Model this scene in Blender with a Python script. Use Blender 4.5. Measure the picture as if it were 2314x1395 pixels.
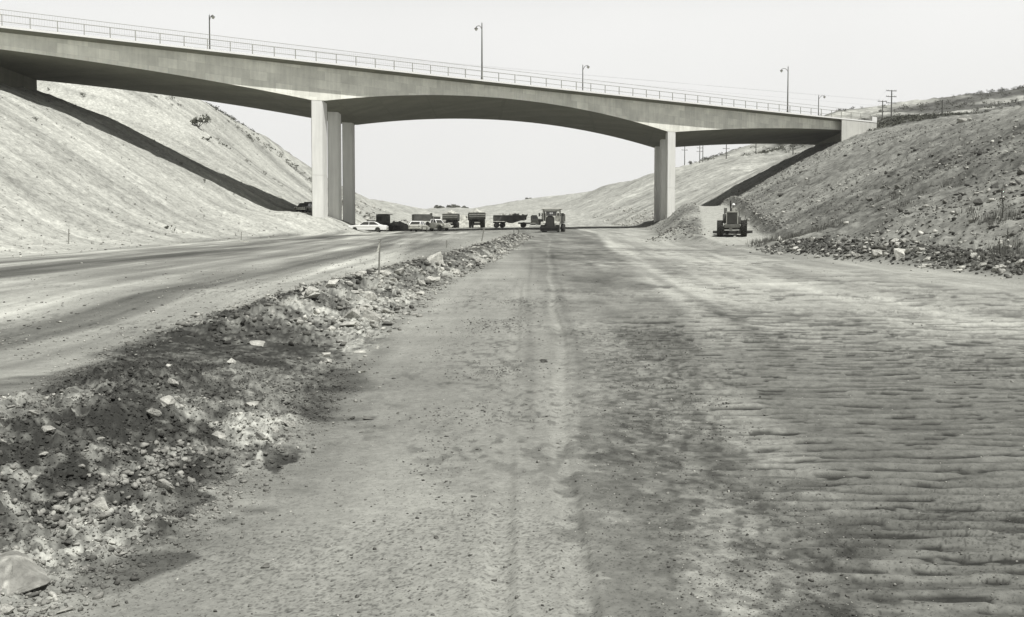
import bpy, bmesh, math, random
import numpy as np
from mathutils import Vector, Matrix
random.seed(7); rng = np.random.default_rng(11)
S = bpy.context.scene
for o in list(bpy.data.objects): bpy.data.objects.remove(o)
R = math.radians
# ------------------------------------------------------------ camera
F = 2400.0; CX, CY = 1157.0, 697.5; ZC = 2.1; PITCH = math.atan(117.5/2400)
cp, sp = math.cos(PITCH), math.sin(PITCH)
cam = bpy.data.objects.new('camera', bpy.data.cameras.new('camera')); S.collection.objects.link(cam)
cam.location = (0, 0, ZC); cam.rotation_euler = (R(90)-PITCH, 0, 0)
cam.data.sensor_width = 36; cam.data.lens = 36*F/2314
cam.data.clip_start = .1; cam.data.clip_end = 6000
S.camera = cam
# ------------------------------------------------------------ light
HAZE_SKY = 5.5; HAZE = .00022
SUN_EL, SUN_AZ = 65.0, 40.0           # sun stands behind the camera and to its right
w = bpy.data.worlds.new('World'); S.world = w; w.use_nodes = True
nt = w.node_tree; nt.nodes.clear()
sky = nt.nodes.new('ShaderNodeTexSky'); sky.sky_type = 'NISHITA'; sky.sun_disc = False
sky.sun_elevation = R(SUN_EL); sky.sun_rotation = R(180-SUN_AZ)
sky.air_density = 1.0; sky.dust_density = 6.0; sky.ozone_density = 1.0
bw = nt.nodes.new('ShaderNodeRGBToBW')
tint = nt.nodes.new('ShaderNodeMix'); tint.data_type = 'RGBA'; tint.blend_type = 'MULTIPLY'; tint.inputs[0].default_value = 1
bg = nt.nodes.new('ShaderNodeBackground'); bg.inputs[1].default_value = 0.15
wo = nt.nodes.new('ShaderNodeOutputWorld')
nt.links.new(sky.outputs[0], bw.inputs[0])
wtc = nt.nodes.new('ShaderNodeTexCoord'); wsx = nt.nodes.new('ShaderNodeSeparateXYZ'); nt.links.new(wtc.outputs['Generated'], wsx.inputs[0])
wmr = nt.nodes.new('ShaderNodeMapRange'); wmr.interpolation_type = 'SMOOTHSTEP'      # pale summer haze low over the land, clear overhead
wmr.inputs[1].default_value = .20; wmr.inputs[2].default_value = .44; wmr.inputs[3].default_value = HAZE_SKY; wmr.inputs[4].default_value = 0.0
nt.links.new(wsx.outputs[2], wmr.inputs[0])
wsc = nt.nodes.new('ShaderNodeMath'); wsc.operation = 'MULTIPLY_ADD'; wsc.inputs[1].default_value = .14
wno = nt.nodes.new('ShaderNodeTexNoise'); wno.inputs['Scale'].default_value = 1.6; wno.inputs['Detail'].default_value = 3; nt.links.new(wtc.outputs['Generated'], wno.inputs['Vector'])
wnr = nt.nodes.new('ShaderNodeMapRange'); wnr.inputs[1].default_value = .3; wnr.inputs[2].default_value = .7; wnr.inputs[3].default_value = .93; wnr.inputs[4].default_value = 1.05; nt.links.new(wno.outputs[0], wnr.inputs[0])
wml = nt.nodes.new('ShaderNodeMath'); wml.operation = 'MULTIPLY'; nt.links.new(wmr.outputs[0], wml.inputs[0]); nt.links.new(wnr.outputs[0], wml.inputs[1])
nt.links.new(bw.outputs[0], wsc.inputs[0]); nt.links.new(wml.outputs[0], wsc.inputs[2])
nt.links.new(wsc.outputs[0], tint.inputs[6]); tint.inputs[7].default_value = (1, 1, .985, 1)
nt.links.new(tint.outputs[2], bg.inputs[0]); nt.links.new(bg.outputs[0], wo.inputs[0])
sd = bpy.data.lights.new('sun', 'SUN'); sd.energy = 5.2; sd.angle = R(.6); sd.color = (1, .985, .95)
sun = bpy.data.objects.new('sun', sd); S.collection.objects.link(sun)
sv = Vector((math.sin(R(SUN_AZ))*math.cos(R(SUN_EL)), -math.cos(R(SUN_AZ))*math.cos(R(SUN_EL)), math.sin(R(SUN_EL))))
sun.rotation_euler = sv.to_track_quat('Z', 'Y').to_euler(); sun.location = (40, -40, 90)
S.view_settings.view_transform = 'Standard'; S.view_settings.look = 'None'
S.view_settings.exposure = 0.12; S.view_settings.gamma = 1
S.render.engine = 'CYCLES'
S.cycles.max_bounces = 6; S.cycles.volume_bounces = 0
# ------------------------------------------------------------ pixel helpers (photo pixels 2314 x 1395)
def ray(u, v):
    a = (u-CX)/F; b = -(v-CY)/F
    return Vector((a, cp+b*sp, -sp+b*cp))
def at_y(u, v, y):
    r = ray(u, v); t = y/r.y
    return Vector((r.x*t, y, ZC+r.z*t))
def x_at(u, y, z=5.0):
    return (u-CX)/F*(y*cp-(z-ZC)*sp)
# ------------------------------------------------------------ noise
def _h(ix, iy, s):
    n = (ix.astype(np.int64)*374761393 + iy.astype(np.int64)*668265263 + s*974634777) & 0xffffffff
    n = ((n ^ (n >> 13))*1274126177) & 0xffffffff
    return ((n ^ (n >> 16)) & 0xffff)/65535.0
def vn(x, y, s=0):
    ix = np.floor(x); iy = np.floor(y); fx = x-ix; fy = y-iy
    fx = fx*fx*(3-2*fx); fy = fy*fy*(3-2*fy)
    a = _h(ix, iy, s); b = _h(ix+1, iy, s); c = _h(ix, iy+1, s); d = _h(ix+1, iy+1, s)
    return (a+(b-a)*fx)*(1-fy)+(c+(d-c)*fx)*fy - .5
def fbm(x, y, o=4, s=0, g=.5):
    t = 0; a = 1.0
    for k in range(o):
        c, q = math.cos(.6*k+.3), math.sin(.6*k+.3)
        t = t + a*vn((x*c-y*q)*2**k, (x*q+y*c)*2**k, s+k*17); a *= g
    return t
def sm(a, b, x):
    t = np.clip((x-a)/(b-a), 0, 1); return t*t*(3-2*t)
# ------------------------------------------------------------ terrain: cross sections at stations along the valley
GY = [0, 60, 100, 155, 185, 210, 260, 320, 400, 500, 650, 800, 1000, 1400]
GZ = [0, 2.16, 3.6, 5.5, 6.5, 7.3, 8.9, 10.6, 15.5, 21, 30, 39, 47, 60]
def g(y): return float(np.interp(y, GY, GZ))
# each station: 8 left points (far left .. toe), then 9 right points (road edge, berm, ramp left, ramp right, slope, slope, crest, plateau, plateau)
ST = {}
def rel(y, L, Rr):
    ST[y] = [(x, g(y)+z) for x, z in L+Rr]
NL = [(-200, 30), (-95, 26), (-67, 19.8), (-56, 15.4), (-43.5, 7.7), (-36.5, 2.9), (-32.5, .9), (-28, 0)]
rel(0, NL, [(17.5, 0), (18.5, .5), (19.5, 1), (20.5, 1.5), (26, 4), (33, 7), (43, 10), (70, 11), (250, 14)])
rel(40, NL, [(17.2, 0), (18.2, .5), (19, .8), (20, 1.3), (26, 4), (33, 7), (43, 11), (70, 12), (250, 14)])
rel(62, NL, [(15.2, 0), (16.4, .5), (17.2, .8), (18.5, 1.4), (26, 4.4), (34, 8), (43, 12), (70, 13), (250, 15)])
rel(76, NL, [(14.8, 0), (15.2, .1), (15.4, .2), (20.2, .25), (27, 4), (36, 8), (45, 12), (70, 13), (250, 16)])
rel(89, NL, [(13.8, 0), (15.0, .5), (15.8, .45), (20.8, .5), (29, 4.5), (37, 8.4), (46, 12.3), (70, 13.5), (250, 17)])
rel(100, NL, [(14.5, .1), (16.6, 1.5), (17.8, 1.2), (22.3, 1.3), (31, 5.2), (39, 9.2), (48, 12.8), (72, 14), (250, 18)])
rel(125, [(-200, 30), (-95, 26), (-67, 19.8), (-56, 15.4), (-43.5, 7.7), (-36.5, 3.2), (-31, 1.1), (-27, 0)],
    [(17, .1), (21, 3.4), (22, 2.9), (26, 3), (35, 7.2), (43, 11), (52, 13.8), (75, 15.2), (250, 20)])
rel(143, [(-200, 30), (-95, 25), (-67, 19.8), (-56, 15.5), (-44, 8.4), (-36, 3.4), (-29, 1.9), (-24, 0)],
    [(19.4, .2), (23.6, 4.4), (24.9, 3.7), (28.6, 3.8), (37, 8), (46, 12), (55, 14.9), (75, 16), (250, 21)])
rel(151, [(-200, 30), (-95, 25), (-67, 20.2), (-56, 16.3), (-44, 9.2), (-35, 3.2), (-27.2, 2.9), (-22.2, .1)],
    [(20, .2), (24.6, 4.3), (25.8, 3.75), (29.6, 3.8), (38, 8.4), (47, 12.4), (56, 15.2), (76, 16.4), (250, 22)])
rel(163, [(-200, 26), (-95, 20), (-67, 16.6), (-56, 14.0), (-44, 8.4), (-35, 3.2), (-27.5, 2.4), (-22.5, .1)],
    [(21.4, .3), (26, 3.6), (27.6, 3.2), (31.4, 3.3), (40, 8.6), (49, 13), (59, 16.0), (78, 17.2), (250, 24)])
rel(174, [(-200, 28), (-95, 21), (-67, 17), (-56, 13.6), (-44, 7.8), (-36, 4), (-28, 2), (-23, .1)],
    [(23.5, .3), (27.5, 3.2), (29.5, 3.0), (33.5, 3.1), (42, 8.6), (52, 13.4), (61, 16.6), (80, 18.4), (250, 26)])
rel(189, [(-200, 36), (-95, 31), (-70, 25), (-58, 18.5), (-45, 10), (-37, 4.6), (-29, 1.6), (-25, .1)],
    [(24.2, .5), (28.4, 2.3), (33, 2.8), (37, 3), (46, 8.6), (55, 13.6), (65, 17.5), (82, 19.6), (250, 28)])
rel(203, [(-200, 42), (-95, 36), (-72, 29), (-60, 21), (-47, 11), (-38, 5), (-30, 1.4), (-26, .2)],
    [(25, .6), (28.6, 1.9), (33, 2.4), (37.6, 3), (48, 8.8), (57, 13.7), (66.6, 18.2), (84, 21.8), (250, 29)])
rel(216, [(-200, 46), (-95, 39), (-72, 31), (-60, 23), (-48, 12), (-39, 5.5), (-30, 1.2), (-27, .3)],
    [(26, .7), (29, 1.5), (33, 2.2), (38, 3), (50, 9.2), (59, 14), (68, 18.4), (80, 22.2), (250, 30)])
rel(240, [(-200, 48), (-95, 38), (-67, 27.4), (-57, 20), (-47, 12), (-39, 6), (-31, 1.2), (-28, .5)],
    [(27, .8), (30, 1.6), (35, 3), (41, 5), (50, 10), (58, 14), (66, 17.8), (84, 25), (250, 32)])
rel(265, [(-200, 34), (-95, 26), (-60.8, 22), (-53, 16), (-46, 11), (-39, 6), (-32, 2), (-28, .6)],
    [(28, 1), (32, 2), (37, 4), (43, 7), (50, 10.5), (57, 13.5), (64, 16), (90, 20), (250, 30)])
ST[290] = [(-200, 26), (-90, 24), (-54.8, 25.7), (-49, 21), (-44, 17.5), (-38, 14.5), (-32, 12), (-28, 10.4),
           (29, 10.8), (34, 13), (40, 15.5), (46, 18), (52, 20), (58, 22), (64, 23), (90, 26), (250, 46)]
ST[330] = [(-200, 22), (-90, 20), (-49.2, 21.8), (-46, 19.5), (-42, 17.5), (-38, 16), (-33, 14), (-28, 12),
           (29, 13), (36, 16), (44, 19.5), (52, 23), (60, 26), (68, 29), (76, 30), (105, 34), (260, 55)]
ST[380] = [(-200, 18), (-90, 19), (-48, 20), (-43, 21.2), (-38, 20), (-32, 18.6), (-28, 17), (-24, 15.2),
           (26, 15), (36, 20), (48, 25), (60, 30), (71, 35), (82, 38), (92, 39), (125, 46), (300, 70)]
ST[450] = [(-220, 20), (-110, 20), (-60, 20), (-48, 20), (-38, 20), (-30, 20), (-24, 19), (-20, 18),
           (24, 21), (36, 26), (48, 32), (58, 37), (69, 40.2), (80, 41), (98, 43), (140, 58), (330, 84)]
ST[500] = [(-250, 22), (-120, 22), (-70, 22), (-54, 22), (-44, 22), (-36, 22), (-26, 22), (-20, 21.5),
           (20, 24), (32, 29), (44, 35), (56, 38), (76, 42), (111, 54), (152, 70.5), (200, 76), (241, 81)]
ST[620] = [(-300, 26), (-150, 26), (-90, 26), (-70, 26), (-50, 26), (-36, 26.5), (-22, 27.5), (-10, 29),
           (14, 33), (38, 38), (52, 40.5), (70, 42), (95, 45), (130, 52), (180, 66), (240, 82), (330, 98)]
ST[800] = [(-400, 30), (-200, 31), (-120, 34), (-90, 36), (-72, 37.5), (-57, 38.6), (-46, 38.8), (-34, 38),
           (-22, 39.2), (0, 43), (25, 45.4), (48, 47.6), (70, 49), (110, 54), (160, 60), (260, 90), (420, 105)]
ST[1000] = [(-500, 20), (-260, 22), (-160, 24), (-120, 26), (-90, 28), (-70, 30), (-50, 32), (-30, 33),
            (-10, 36), (10, 38), (30, 40), (50, 42), (80, 44), (130, 50), (190, 60), (300, 80), (500, 100)]
YS = sorted(ST); SX = np.array([[p[0] for p in ST[y]] for y in YS]); SZ = np.array([[p[1] for p in ST[y]] for y in YS])
# coarse grid of the sections, lightly smoothed
CGX = np.arange(-260, 340.1, 1.0); CGY = np.arange(0, 1000.1, 2.0)
def section(y):
    xs = np.array([np.interp(y, YS, SX[:, k]) for k in range(SX.shape[1])])
    zs = np.array([np.interp(y, YS, SZ[:, k]) for k in range(SX.shape[1])])
    return xs, zs
CG = np.zeros((len(CGY), len(CGX)))
for j, yy in enumerate(CGY):
    xs, zs = section(yy); CG[j] = np.interp(CGX, xs, zs)
def blur(a, n, ax):
    p = np.pad(a, [(n, n) if i == ax else (0, 0) for i in range(2)], mode='edge')
    return sum(np.take(p, range(i, i+a.shape[ax]), axis=ax) for i in range(2*n+1))/(2*n+1)
CG = blur(blur(CG, 1, 1), 2, 0)
def base_h(x, y):
    fx = np.clip(x-CGX[0], 0, len(CGX)-1.001); fy = np.clip(y/2.0, 0, len(CGY)-1.001)
    ix = fx.astype(int); iy = fy.astype(int); fx = fx-ix; fy = fy-iy
    return (CG[iy, ix]*(1-fx)+CG[iy, ix+1]*fx)*(1-fy)+(CG[iy+1, ix]*(1-fx)+CG[iy+1, ix+1]*fx)*fy
ip = np.interp
def toeL(y): return ip(y, YS, SX[:, 7])
def toeR(y): return ip(y, YS, SX[:, 8])
def bank_t(y): return ip(y, [3, 9.3, 10.5, 14, 18, 25, 32, 42, 67, 113, 130], [-4.6, -4.45, -4.0, -5.0, -5.4, -4.4, -4.1, -3.1, -1.6, 1.1, 2.0])
def bank_f(y): return ip(y, [3, 5, 7.1, 10.6, 20, 34, 60, 99, 125], [-2.9, -2.75, -2.4, -2.2, -2.45, -2.3, -.6, .95, 2.4])
def bank_h(y): return ip(y, [3, 11, 13.5, 19, 24, 60, 95, 118, 130], [.42, .38, .26, .24, .42, .4, .42, .3, 0])
def bank_mask(x, y):
    wob = fbm(x*.8, y*.8, 3, 5)*.5
    m = sm(bank_t(y)-.7, bank_t(y)-.1, x+wob)*(1-sm(bank_f(y)-.35, bank_f(y)+.35, x+wob))
    return m*(1-sm(110, 124, y))
def cross_mask(x, y):        # the smooth place where trucks drive over the bank
    c = ip(x, [-12, -6, -3.5, -2], [13.0, 14.6, 16.0, 17.0])
    return 1-sm(1.6, 3.0, np.abs(y-c)) if False else np.exp(-((y-c)/2.2)**2)
def medium_h(x, y):
    z = base_h(x, y)
    t, f, hb = bank_t(y), bank_f(y), bank_h(y)
    wob = fbm(x*.7, y*.7, 3, 5)*.45
    k = 1-sm(t-.2, f+.1, x+wob)
    z = z+hb*k*sm(-27, -14, x)
    # lip along the bank's edge
    z = z+(.08+.08*sm(14, 22, y))*np.exp(-((x-t-.3+wob)/.45)**2)*(1-cross_mask(x, y))*(1-sm(105, 122, y))
    # rubble berm along the right toe
    tr = toeR(y)
    z = z+.5*np.exp(-((x-tr-.9)/.6)**2)*(1-sm(63, 67, y))*(.6+fbm(x*.5, y*.3, 2, 8))
    z = z+.8*np.exp(-((x-14.6)**2/2.6+(y-95)**2/14))
    # windrow to the right of the ramp
    xr = ip(y, YS, SX[:, 11])
    z = z+.45*np.exp(-((x-xr-.9)/.6)**2)*sm(80, 90, y)*(1-sm(158, 175, y))
    return z
def fine_h(x, y):
    m = bank_mask(x, y)*(1-.75*cross_mask(x, y))
    tr = toeR(y); tl = toeL(y)
    road = sm(tl-1, tl+3, x)*(1-sm(tr-2, tr+.2, x))
    dz = fbm(x*.25, y*.1, 3, 21)*.08*road
    # rubble bank
    ca = np.abs(fbm(x*1.6, y*1.6, 3, 31)); cb = fbm(x*5, y*5, 3, 41)
    dz = dz+m*(.13*(ca-.12)+.07*cb+.05*fbm(x*9, y*9, 3, 44))
    nearm = 1-sm(30, 60, y)
    dz = dz+m*nearm*.09*np.abs(fbm(x*14, y*14, 2, 43))
    # washboard on the right lane
    wm = sm(1.0, 2.6, x-.0*y)*(1-sm(13, 16.5, x))*(1-sm(55, 85, y))
    far = 1-sm(24, 55, y)
    ph = y/.25+fbm(x*.18, y*.3, 3, 51)*.9+fbm(x*1.1, y*1.5, 2, 52)*.16+x*.05
    brk = sm(-.25, .3, fbm(x*.55, y*1.3, 3, 57))
    rip = (np.sin(ph*2*np.pi)*.5+.5)**1.6
    pits = fbm(x*1.2, y*4.2, 3, 61)
    fine_h.groove = (1-np.clip(np.sin(ph*2*np.pi)*.5+.5, 0, 1))**3.6*sm(-.34, .08, fbm(x*1.5, y*3.8, 3, 65))*(.45+.55*brk)
    lens = sm(.08, .26, fbm(x*4.6+.5*fbm(x*1.5, y*1.5, 2, 67), y*13, 2, 68))*sm(.9, .35, np.sin(ph*2*np.pi)*.5+.5); fine_h.lens = lens
    rp = .022*(rip-.35)*(.45+.55*brk)-.016*lens+.030*pits+.02*fbm(x*2.2, y*9, 2, 63)
    dz = dz+wm*far*rp+wm*(1-far)*.03*pits
    dash = sm(.08, .24, fbm(x*2.0+.4*fbm(x, y, 2, 64), y*7.5, 2, 62)); fine_h.dash = dash
    dz = dz-wm*.018*dash*(1-sm(40, 60, y))
    fine_h.rp = rp+.018*fbm(x*4, y*14, 2, 62)
    # scattered clods and roughness in the middle
    dz = dz+(1-wm)*road*(.012*fbm(x*2.2, y*2.2, 3, 71)+.0025*fbm(x*9, y*9, 3, 72)*nearm)
    dz = dz+nearm*(.0010+.0018*sm(.8, 2, x)+.014*m)*fbm(x*26, y*26, 2, 73)
    # wheel tracks
    for c0, wd in ((ip(y, [4, 10, 20, 34.5, 62, 110], [.30, .51, .86, 1.26, 2.1, 4.0])+.05*np.sin(y*.45), .085), (ip(y, [4, 12, 18, 30, 60], [-.08, -.04, .06, .2, .9]), .08)):
        d = np.abs(x-c0); tm = np.exp(-(d/wd)**4)
        lug = (np.abs(((y/.09+d/.09) % 1)-.5)-.25)*.007*(1-sm(9, 16, y))
        dz = dz*(1-.55*tm)+tm*(-.014+lug)+.007*np.exp(-((d-wd*1.35)/.07)**2)
    dz = dz+.05*np.exp(-((y-68)/.22)**2)*sm(-3, -1, x)*(1-sm(13, 17, x))
    # slopes: rills running downhill on the left, rubble on the right
    sl = 1-sm(tl-3, tl+.5, x)
    dz = dz+sl*(.30*fbm(x*.05, y*.55+x*.05, 3, 81)+.14*fbm(x*.35, y*1.1, 3, 82)+.10*fbm(x*1.0, y*1.4, 3, 83)+.5*fbm(x*.06, y*.05, 2, 84))
    sr = sm(tr-.3, tr+2, x)
    ramp = sm(ip(y, YS, SX[:, 10])-.6, ip(y, YS, SX[:, 10])+.3, x)*(1-sm(ip(y, YS, SX[:, 11])-.3, ip(y, YS, SX[:, 11])+.6, x))*sm(62, 70, y)
    dz = dz+sr*(1-.93*ramp)*(.55*np.abs(fbm(x*.4, y*.4, 3, 91))+.18*np.abs(fbm(x*1.4, y*1.4, 3, 92))+.08*fbm(x*3, y*3, 3, 93)+.5*fbm(x*.07, y*.07, 2, 94))
    return dz
def g2(u, v, h=0.0):
    r = ray(u, v); y = (ZC-h)/(.036-r.z/r.y); return (r.x/r.y*y, y)
def poly_mask(x, y, pts, soft, warp, seed):
    """soft mask of a polygonal patch on the ground"""
    out = np.zeros_like(x); P_ = np.array(pts); b = (x > P_[:, 0].min()-.8) & (x < P_[:, 0].max()+.8) & (y > P_[:, 1].min()-1.2) & (y < P_[:, 1].max()+1.2)
    if not b.any(): return out
    px = x[b]; py = y[b]; wx = px+warp*fbm(px*2.2, py*2.2, 4, seed); wy = py+warp*1.3*fbm(px*2.2, py*2.2, 4, seed+9)
    ins = np.zeros(px.shape, bool); dist = np.full(px.shape, 9.0)
    for (x0, y0), (x1, y1) in zip(pts, pts[1:]+pts[:1]):
        c = ((y0 > wy) != (y1 > wy)) & (wx < (x1-x0)*(wy-y0)/((y1-y0) or 1e-9)+x0); ins ^= c
        tt = np.clip(((wx-x0)*(x1-x0)+(wy-y0)*(y1-y0))/((x1-x0)**2+(y1-y0)**2+1e-9), 0, 1); dist = np.minimum(dist, np.hypot(wx-x0-tt*(x1-x0), wy-y0-tt*(y1-y0)))
    mk = sm(-soft, soft, np.where(ins, dist, -dist))
    if warp > .25: mk = mk*(1-.55*sm(0, .5, fbm(px*6, py*6, 3, seed+3)+.12))*1.1; mk = sm(.22, .62, mk+.35*fbm(px*15, py*15, 3, seed+5)*(mk > .02))
    out[b] = mk; return out
PATCH = [  # (outline in photo pixels, height of that ground above the road, darkening, edge softness, raggedness)
 ([(245,1105),(330,1060),(440,1040),(560,1008),(605,985),(600,1020),(545,1050),(520,1075),(500,1100),(430,1145),(395,1165),(300,1172),(240,1150),(232,1125)], 0, .68, .05, .35),
 ([(190,1185),(260,1168),(385,1180),(335,1218),(200,1212)], 0, .58, .05, .3),
 ([(222,1262),(330,1238),(430,1230),(445,1252),(352,1292),(300,1322),(250,1332),(190,1325),(180,1290)], 0, .52, .04, .12),
 ([(500,1140),(560,1131),(625,1140),(560,1150)], 0, .45, .05, .08), ([(470,1168),(515,1157),(550,1167),(510,1179)], 0, .45, .05, .08),
 ([(575,1030),(620,1018),(660,1022),(620,1038)], 0, .35, .08, .12), ([(640,948),(720,938),(850,934),(840,944),(720,952)], 0, .45, .05, .1),
 ([(0,925),(150,905),(280,868),(345,872),(560,880),(640,885),(690,905),(640,935),(560,905),(430,900),(330,915),(250,925),(130,960),(0,1000)], .5, .72, .06, .3),
 ([(110,1000),(200,1012),(335,1028),(330,1040),(230,1058),(170,1062),(100,1035)], .35, .72, .05, .3),
 ([(40,1062),(130,1060),(175,1112),(80,1122)], .35, .66, .06, .3), ([(130,1225),(185,1225),(185,1260),(130,1262)], .1, .5, .04, .2),
 ([(-60,918),(140,900),(280,868),(520,882),(700,872),(835,800),(725,705),(610,690),(420,735),(250,792),(100,835),(-60,862)], .36, .55, .2, .24),
 ([(1330,1395),(1345,1150),(1320,950),(1400,900),(1480,1000),(1560,1200),(1560,1395)], 0, .42, .18, .5),
 ([(1700,1395),(1700,1180),(1500,1000),(1640,960),(1900,1180),(2000,1395)], 0, .34, .2, .5),
]
def tone_at(x, y, dz):
    """albedo of the dirt: damp and dry patches, tracks, rubble"""
    tr = toeR(y); tl = toeL(y); b = bank_mask(x, y); cm = cross_mask(x, y)
    t = np.full_like(x, .232)
    t = t+.09*fbm(x*.35, y*.16, 4, 101)
    t = t*(1+.35*fbm(x*.9, y*.045, 4, 102)*sm(15, 30, y))          # long streaks along the haul road
    t = t*(1+.15*fbm(x*3.2, y*.35, 3, 103))
    t = t*(1+.12*fbm(x*7, y*7, 3, 104)*(1-sm(25, 50, y)))
    left = 1-sm(-6, -3.6, x)
    st = fbm(x*.42+y*.012, y*.035, 3, 105)
    t = t*(1-left*sm(9, 17, y)*(.40*sm(.02, .3, st)-.42*sm(.02, .3, -st)))
    t = t*(1+left*sm(9, 15, y)*(.55*fbm(x*1.7+y*.03, y*.06, 3, 139)+.25*fbm(x*5, y*.25, 2, 140)))
    t = t*(1-.55*np.exp(-((x+15.5+(y-50)*.02)/2.3)**2)*sm(24, 34, y)*(1-sm(120, 150, y))*(1+fbm(x*.8, y*.1, 3, 106)))
    t = t*(1+.22*np.exp(-((x+6.8)/1.2)**2)*sm(18, 26, y)*(1-sm(60, 90, y)))
    # darker middle band, paler right lane
    bl = ip(y, [4, 9, 15, 22, 52, 80, 140], [1.5, 2.3, 2.9, 3.6, 5.6, 7, 11])
    mid = sm(-.9, .8, x-1.0)*(1-sm(bl-.4, bl+.4, x+fbm(x, y*.4, 2, 107)*.8))
    t = t*(1-.31*mid*np.clip(.8+1.5*fbm(x*1.2, y*.5, 4, 108)+.5*fbm(x*4, y*3, 3, 141), .1, 1.5))
    rgt = sm(bl-.3, bl+.5, x)
    q_ = x-bl; t = t*(1+.42*rgt*sm(11, 24, y)*np.exp(-np.maximum(q_-.3, 0)/7)*(1-.35*sm(120, 160, y)))
    t = t*(1+.30*rgt*sm(14, 26, y)*fbm(q_*1.1, y*.028, 3, 137)+.22*rgt*sm(20, 30, y)*fbm(q_*3.5, y*.05, 2, 138))
    t = t*(1-.42*rgt*(1-sm(9, 21, y)))
    t = t*(1-.35*np.exp(-((x-bl-1.0+(y-20)*.03)/.22)**2)*sm(13, 18, y)*(1-sm(36, 50, y)))
    # damp in the hollows of the washboard
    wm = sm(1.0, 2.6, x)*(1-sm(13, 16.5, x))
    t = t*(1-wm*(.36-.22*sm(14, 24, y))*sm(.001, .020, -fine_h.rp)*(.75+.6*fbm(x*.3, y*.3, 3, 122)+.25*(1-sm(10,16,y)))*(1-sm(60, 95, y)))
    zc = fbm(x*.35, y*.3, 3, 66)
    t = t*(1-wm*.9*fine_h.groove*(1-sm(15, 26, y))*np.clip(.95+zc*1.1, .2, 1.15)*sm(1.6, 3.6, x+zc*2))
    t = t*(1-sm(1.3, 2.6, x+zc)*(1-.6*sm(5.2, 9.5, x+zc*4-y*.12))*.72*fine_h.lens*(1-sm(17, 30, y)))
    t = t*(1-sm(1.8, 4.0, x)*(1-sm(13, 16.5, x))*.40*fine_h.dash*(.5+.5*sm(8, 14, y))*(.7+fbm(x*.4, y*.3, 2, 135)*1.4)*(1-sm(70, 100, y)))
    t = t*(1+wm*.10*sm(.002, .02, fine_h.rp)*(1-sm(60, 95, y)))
    p = fbm(x*1.3, y*1.9, 3, 109)
    t = t*(1-.45*sm(.18, .4, p)*sm(.8, 1.6, x)*(1-sm(bl, bl+1.5, x))*(1-sm(7, 11, y)))
    nr = 1-sm(18, 40, y); mid0 = sm(.7, 1.6, x)
    t = t*(1+nr*(.07+.14*mid0)*fbm(x*22, y*22, 2, 130))*(1-(1-sm(6.5, 9.5, y))*.5*sm(.36, .46, fbm(x*62, y*55, 2, 131)))
    t = t*(1+.16*fbm(x*.5, y*2.2, 3, 132)*sm(8, 14, y))
    t = t*(1-.38*sm(.0, .3, fbm(x*9, y*5, 3, 146))*sm(-.1, .25, fbm(x*.9, y*.35, 3, 147)+.1)*sm(-2.2, -1, x)*(1-sm(1.6, 2.4, x))*sm(7, 10, y)*(1-sm(24, 40, y)))
    # gravelly speckle in patches
    q = sm(.0, .28, fbm(x*.55, y*.35, 3, 110)); sp_ = fbm(x*60, y*50, 2, 111)
    t = t*(1-q*.45*sm(.14, .36, sp_)*(1-sm(7, 10, y)))
    t = t*(1-q*.4*sm(.12, .34, fbm(x*16, y*9, 2, 142))*sm(8, 11, y)*(1-sm(22, 40, y)))
    gm_ = mid*(1-sm(14, 26, y)); t = t*(1-gm_*.42*sm(.02, .3, fbm(x*13, y*10, 3, 143)))*(1+gm_*.25*sm(.02, .3, -fbm(x*13, y*10, 3, 143)))
    # wheel tracks, pale polished dirt
    for c0, wd, k in ((ip(y, [4, 10, 20, 34.5, 62, 110], [.30, .51, .86, 1.26, 2.1, 4.0])+.05*np.sin(y*.45), .085, .12+.12*sm(12, 30, y)), (ip(y, [4, 12, 18, 30, 60], [-.08, -.04, .06, .2, .9]), .08, .0)):
        t = t*(1+k*np.exp(-((x-c0)/wd)**4)*sm(6, 11, y))
        t = t*(1-.2*np.exp(-((x-c0-.24)/.10)**2)*sm(9, 12, y)*(1-sm(60, 80, y)))
    # damp patches by the foot of the bank
    for px, py, ax, ay, k in ((-1.95, 13.1, .4, .2, .3),):
        t = t*(1-k*np.exp(-(((x-px)/ax)**2+((y-py)/ay)**2)**1.5))
    t = t*(1-.42*np.exp(-((x-bank_f(y)+.15)/.55)**2)*(.6+fbm(x*1.5, y*1.5, 3, 112)*1.3)*(1-sm(30, 60, y)))
    t = t*(1-.15*sm(-.25, .15, x-bank_f(y)+.35+fbm(x*1.2, y*2.5, 3, 133)*.9)*(1-sm(.25, .75, x-bank_f(y)+fbm(x*1.2, y*3, 3, 134)*.8))*sm(6.2, 7.2, y)*(1-sm(10.5, 12.5, y)))
    # bank: dark crust, pale rubble
    e = fbm(x*1.1, y*.9, 4, 113); e2 = fbm(x*7, y*7, 3, 119)
    bt = .13+.19*sm(-.12, .2, e)+.24*e2+.14*fbm(x*22, y*22, 2, 136)
    t = t*(1-b)+b*np.clip(bt, .09, .42)
    tt = bank_t(y)
    t = t*(1-.45*np.exp(-((x-tt+.1)/.55)**2)*(1-sm(105, 125, y))*(.8+fbm(x*2, y*1.2, 3, 114)))
    t = t*(1-.15*cm*sm(-13, -9, x)*(1-sm(-3, -1.6, x)))
    t = t*(1-.4*np.exp(-((y-68)/.25)**2)*sm(-3, -1, x)*(1-sm(13, 17, x)))
    for k, (pl, hh, dk, so, wp) in enumerate(PATCH):
        t = t*(1-dk*poly_mask(x, y, [g2(u, v, hh) for u, v in pl], so, wp, 400+k)*(.85+.5*fbm(x*3, y*3, 3, 440+k)))
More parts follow.
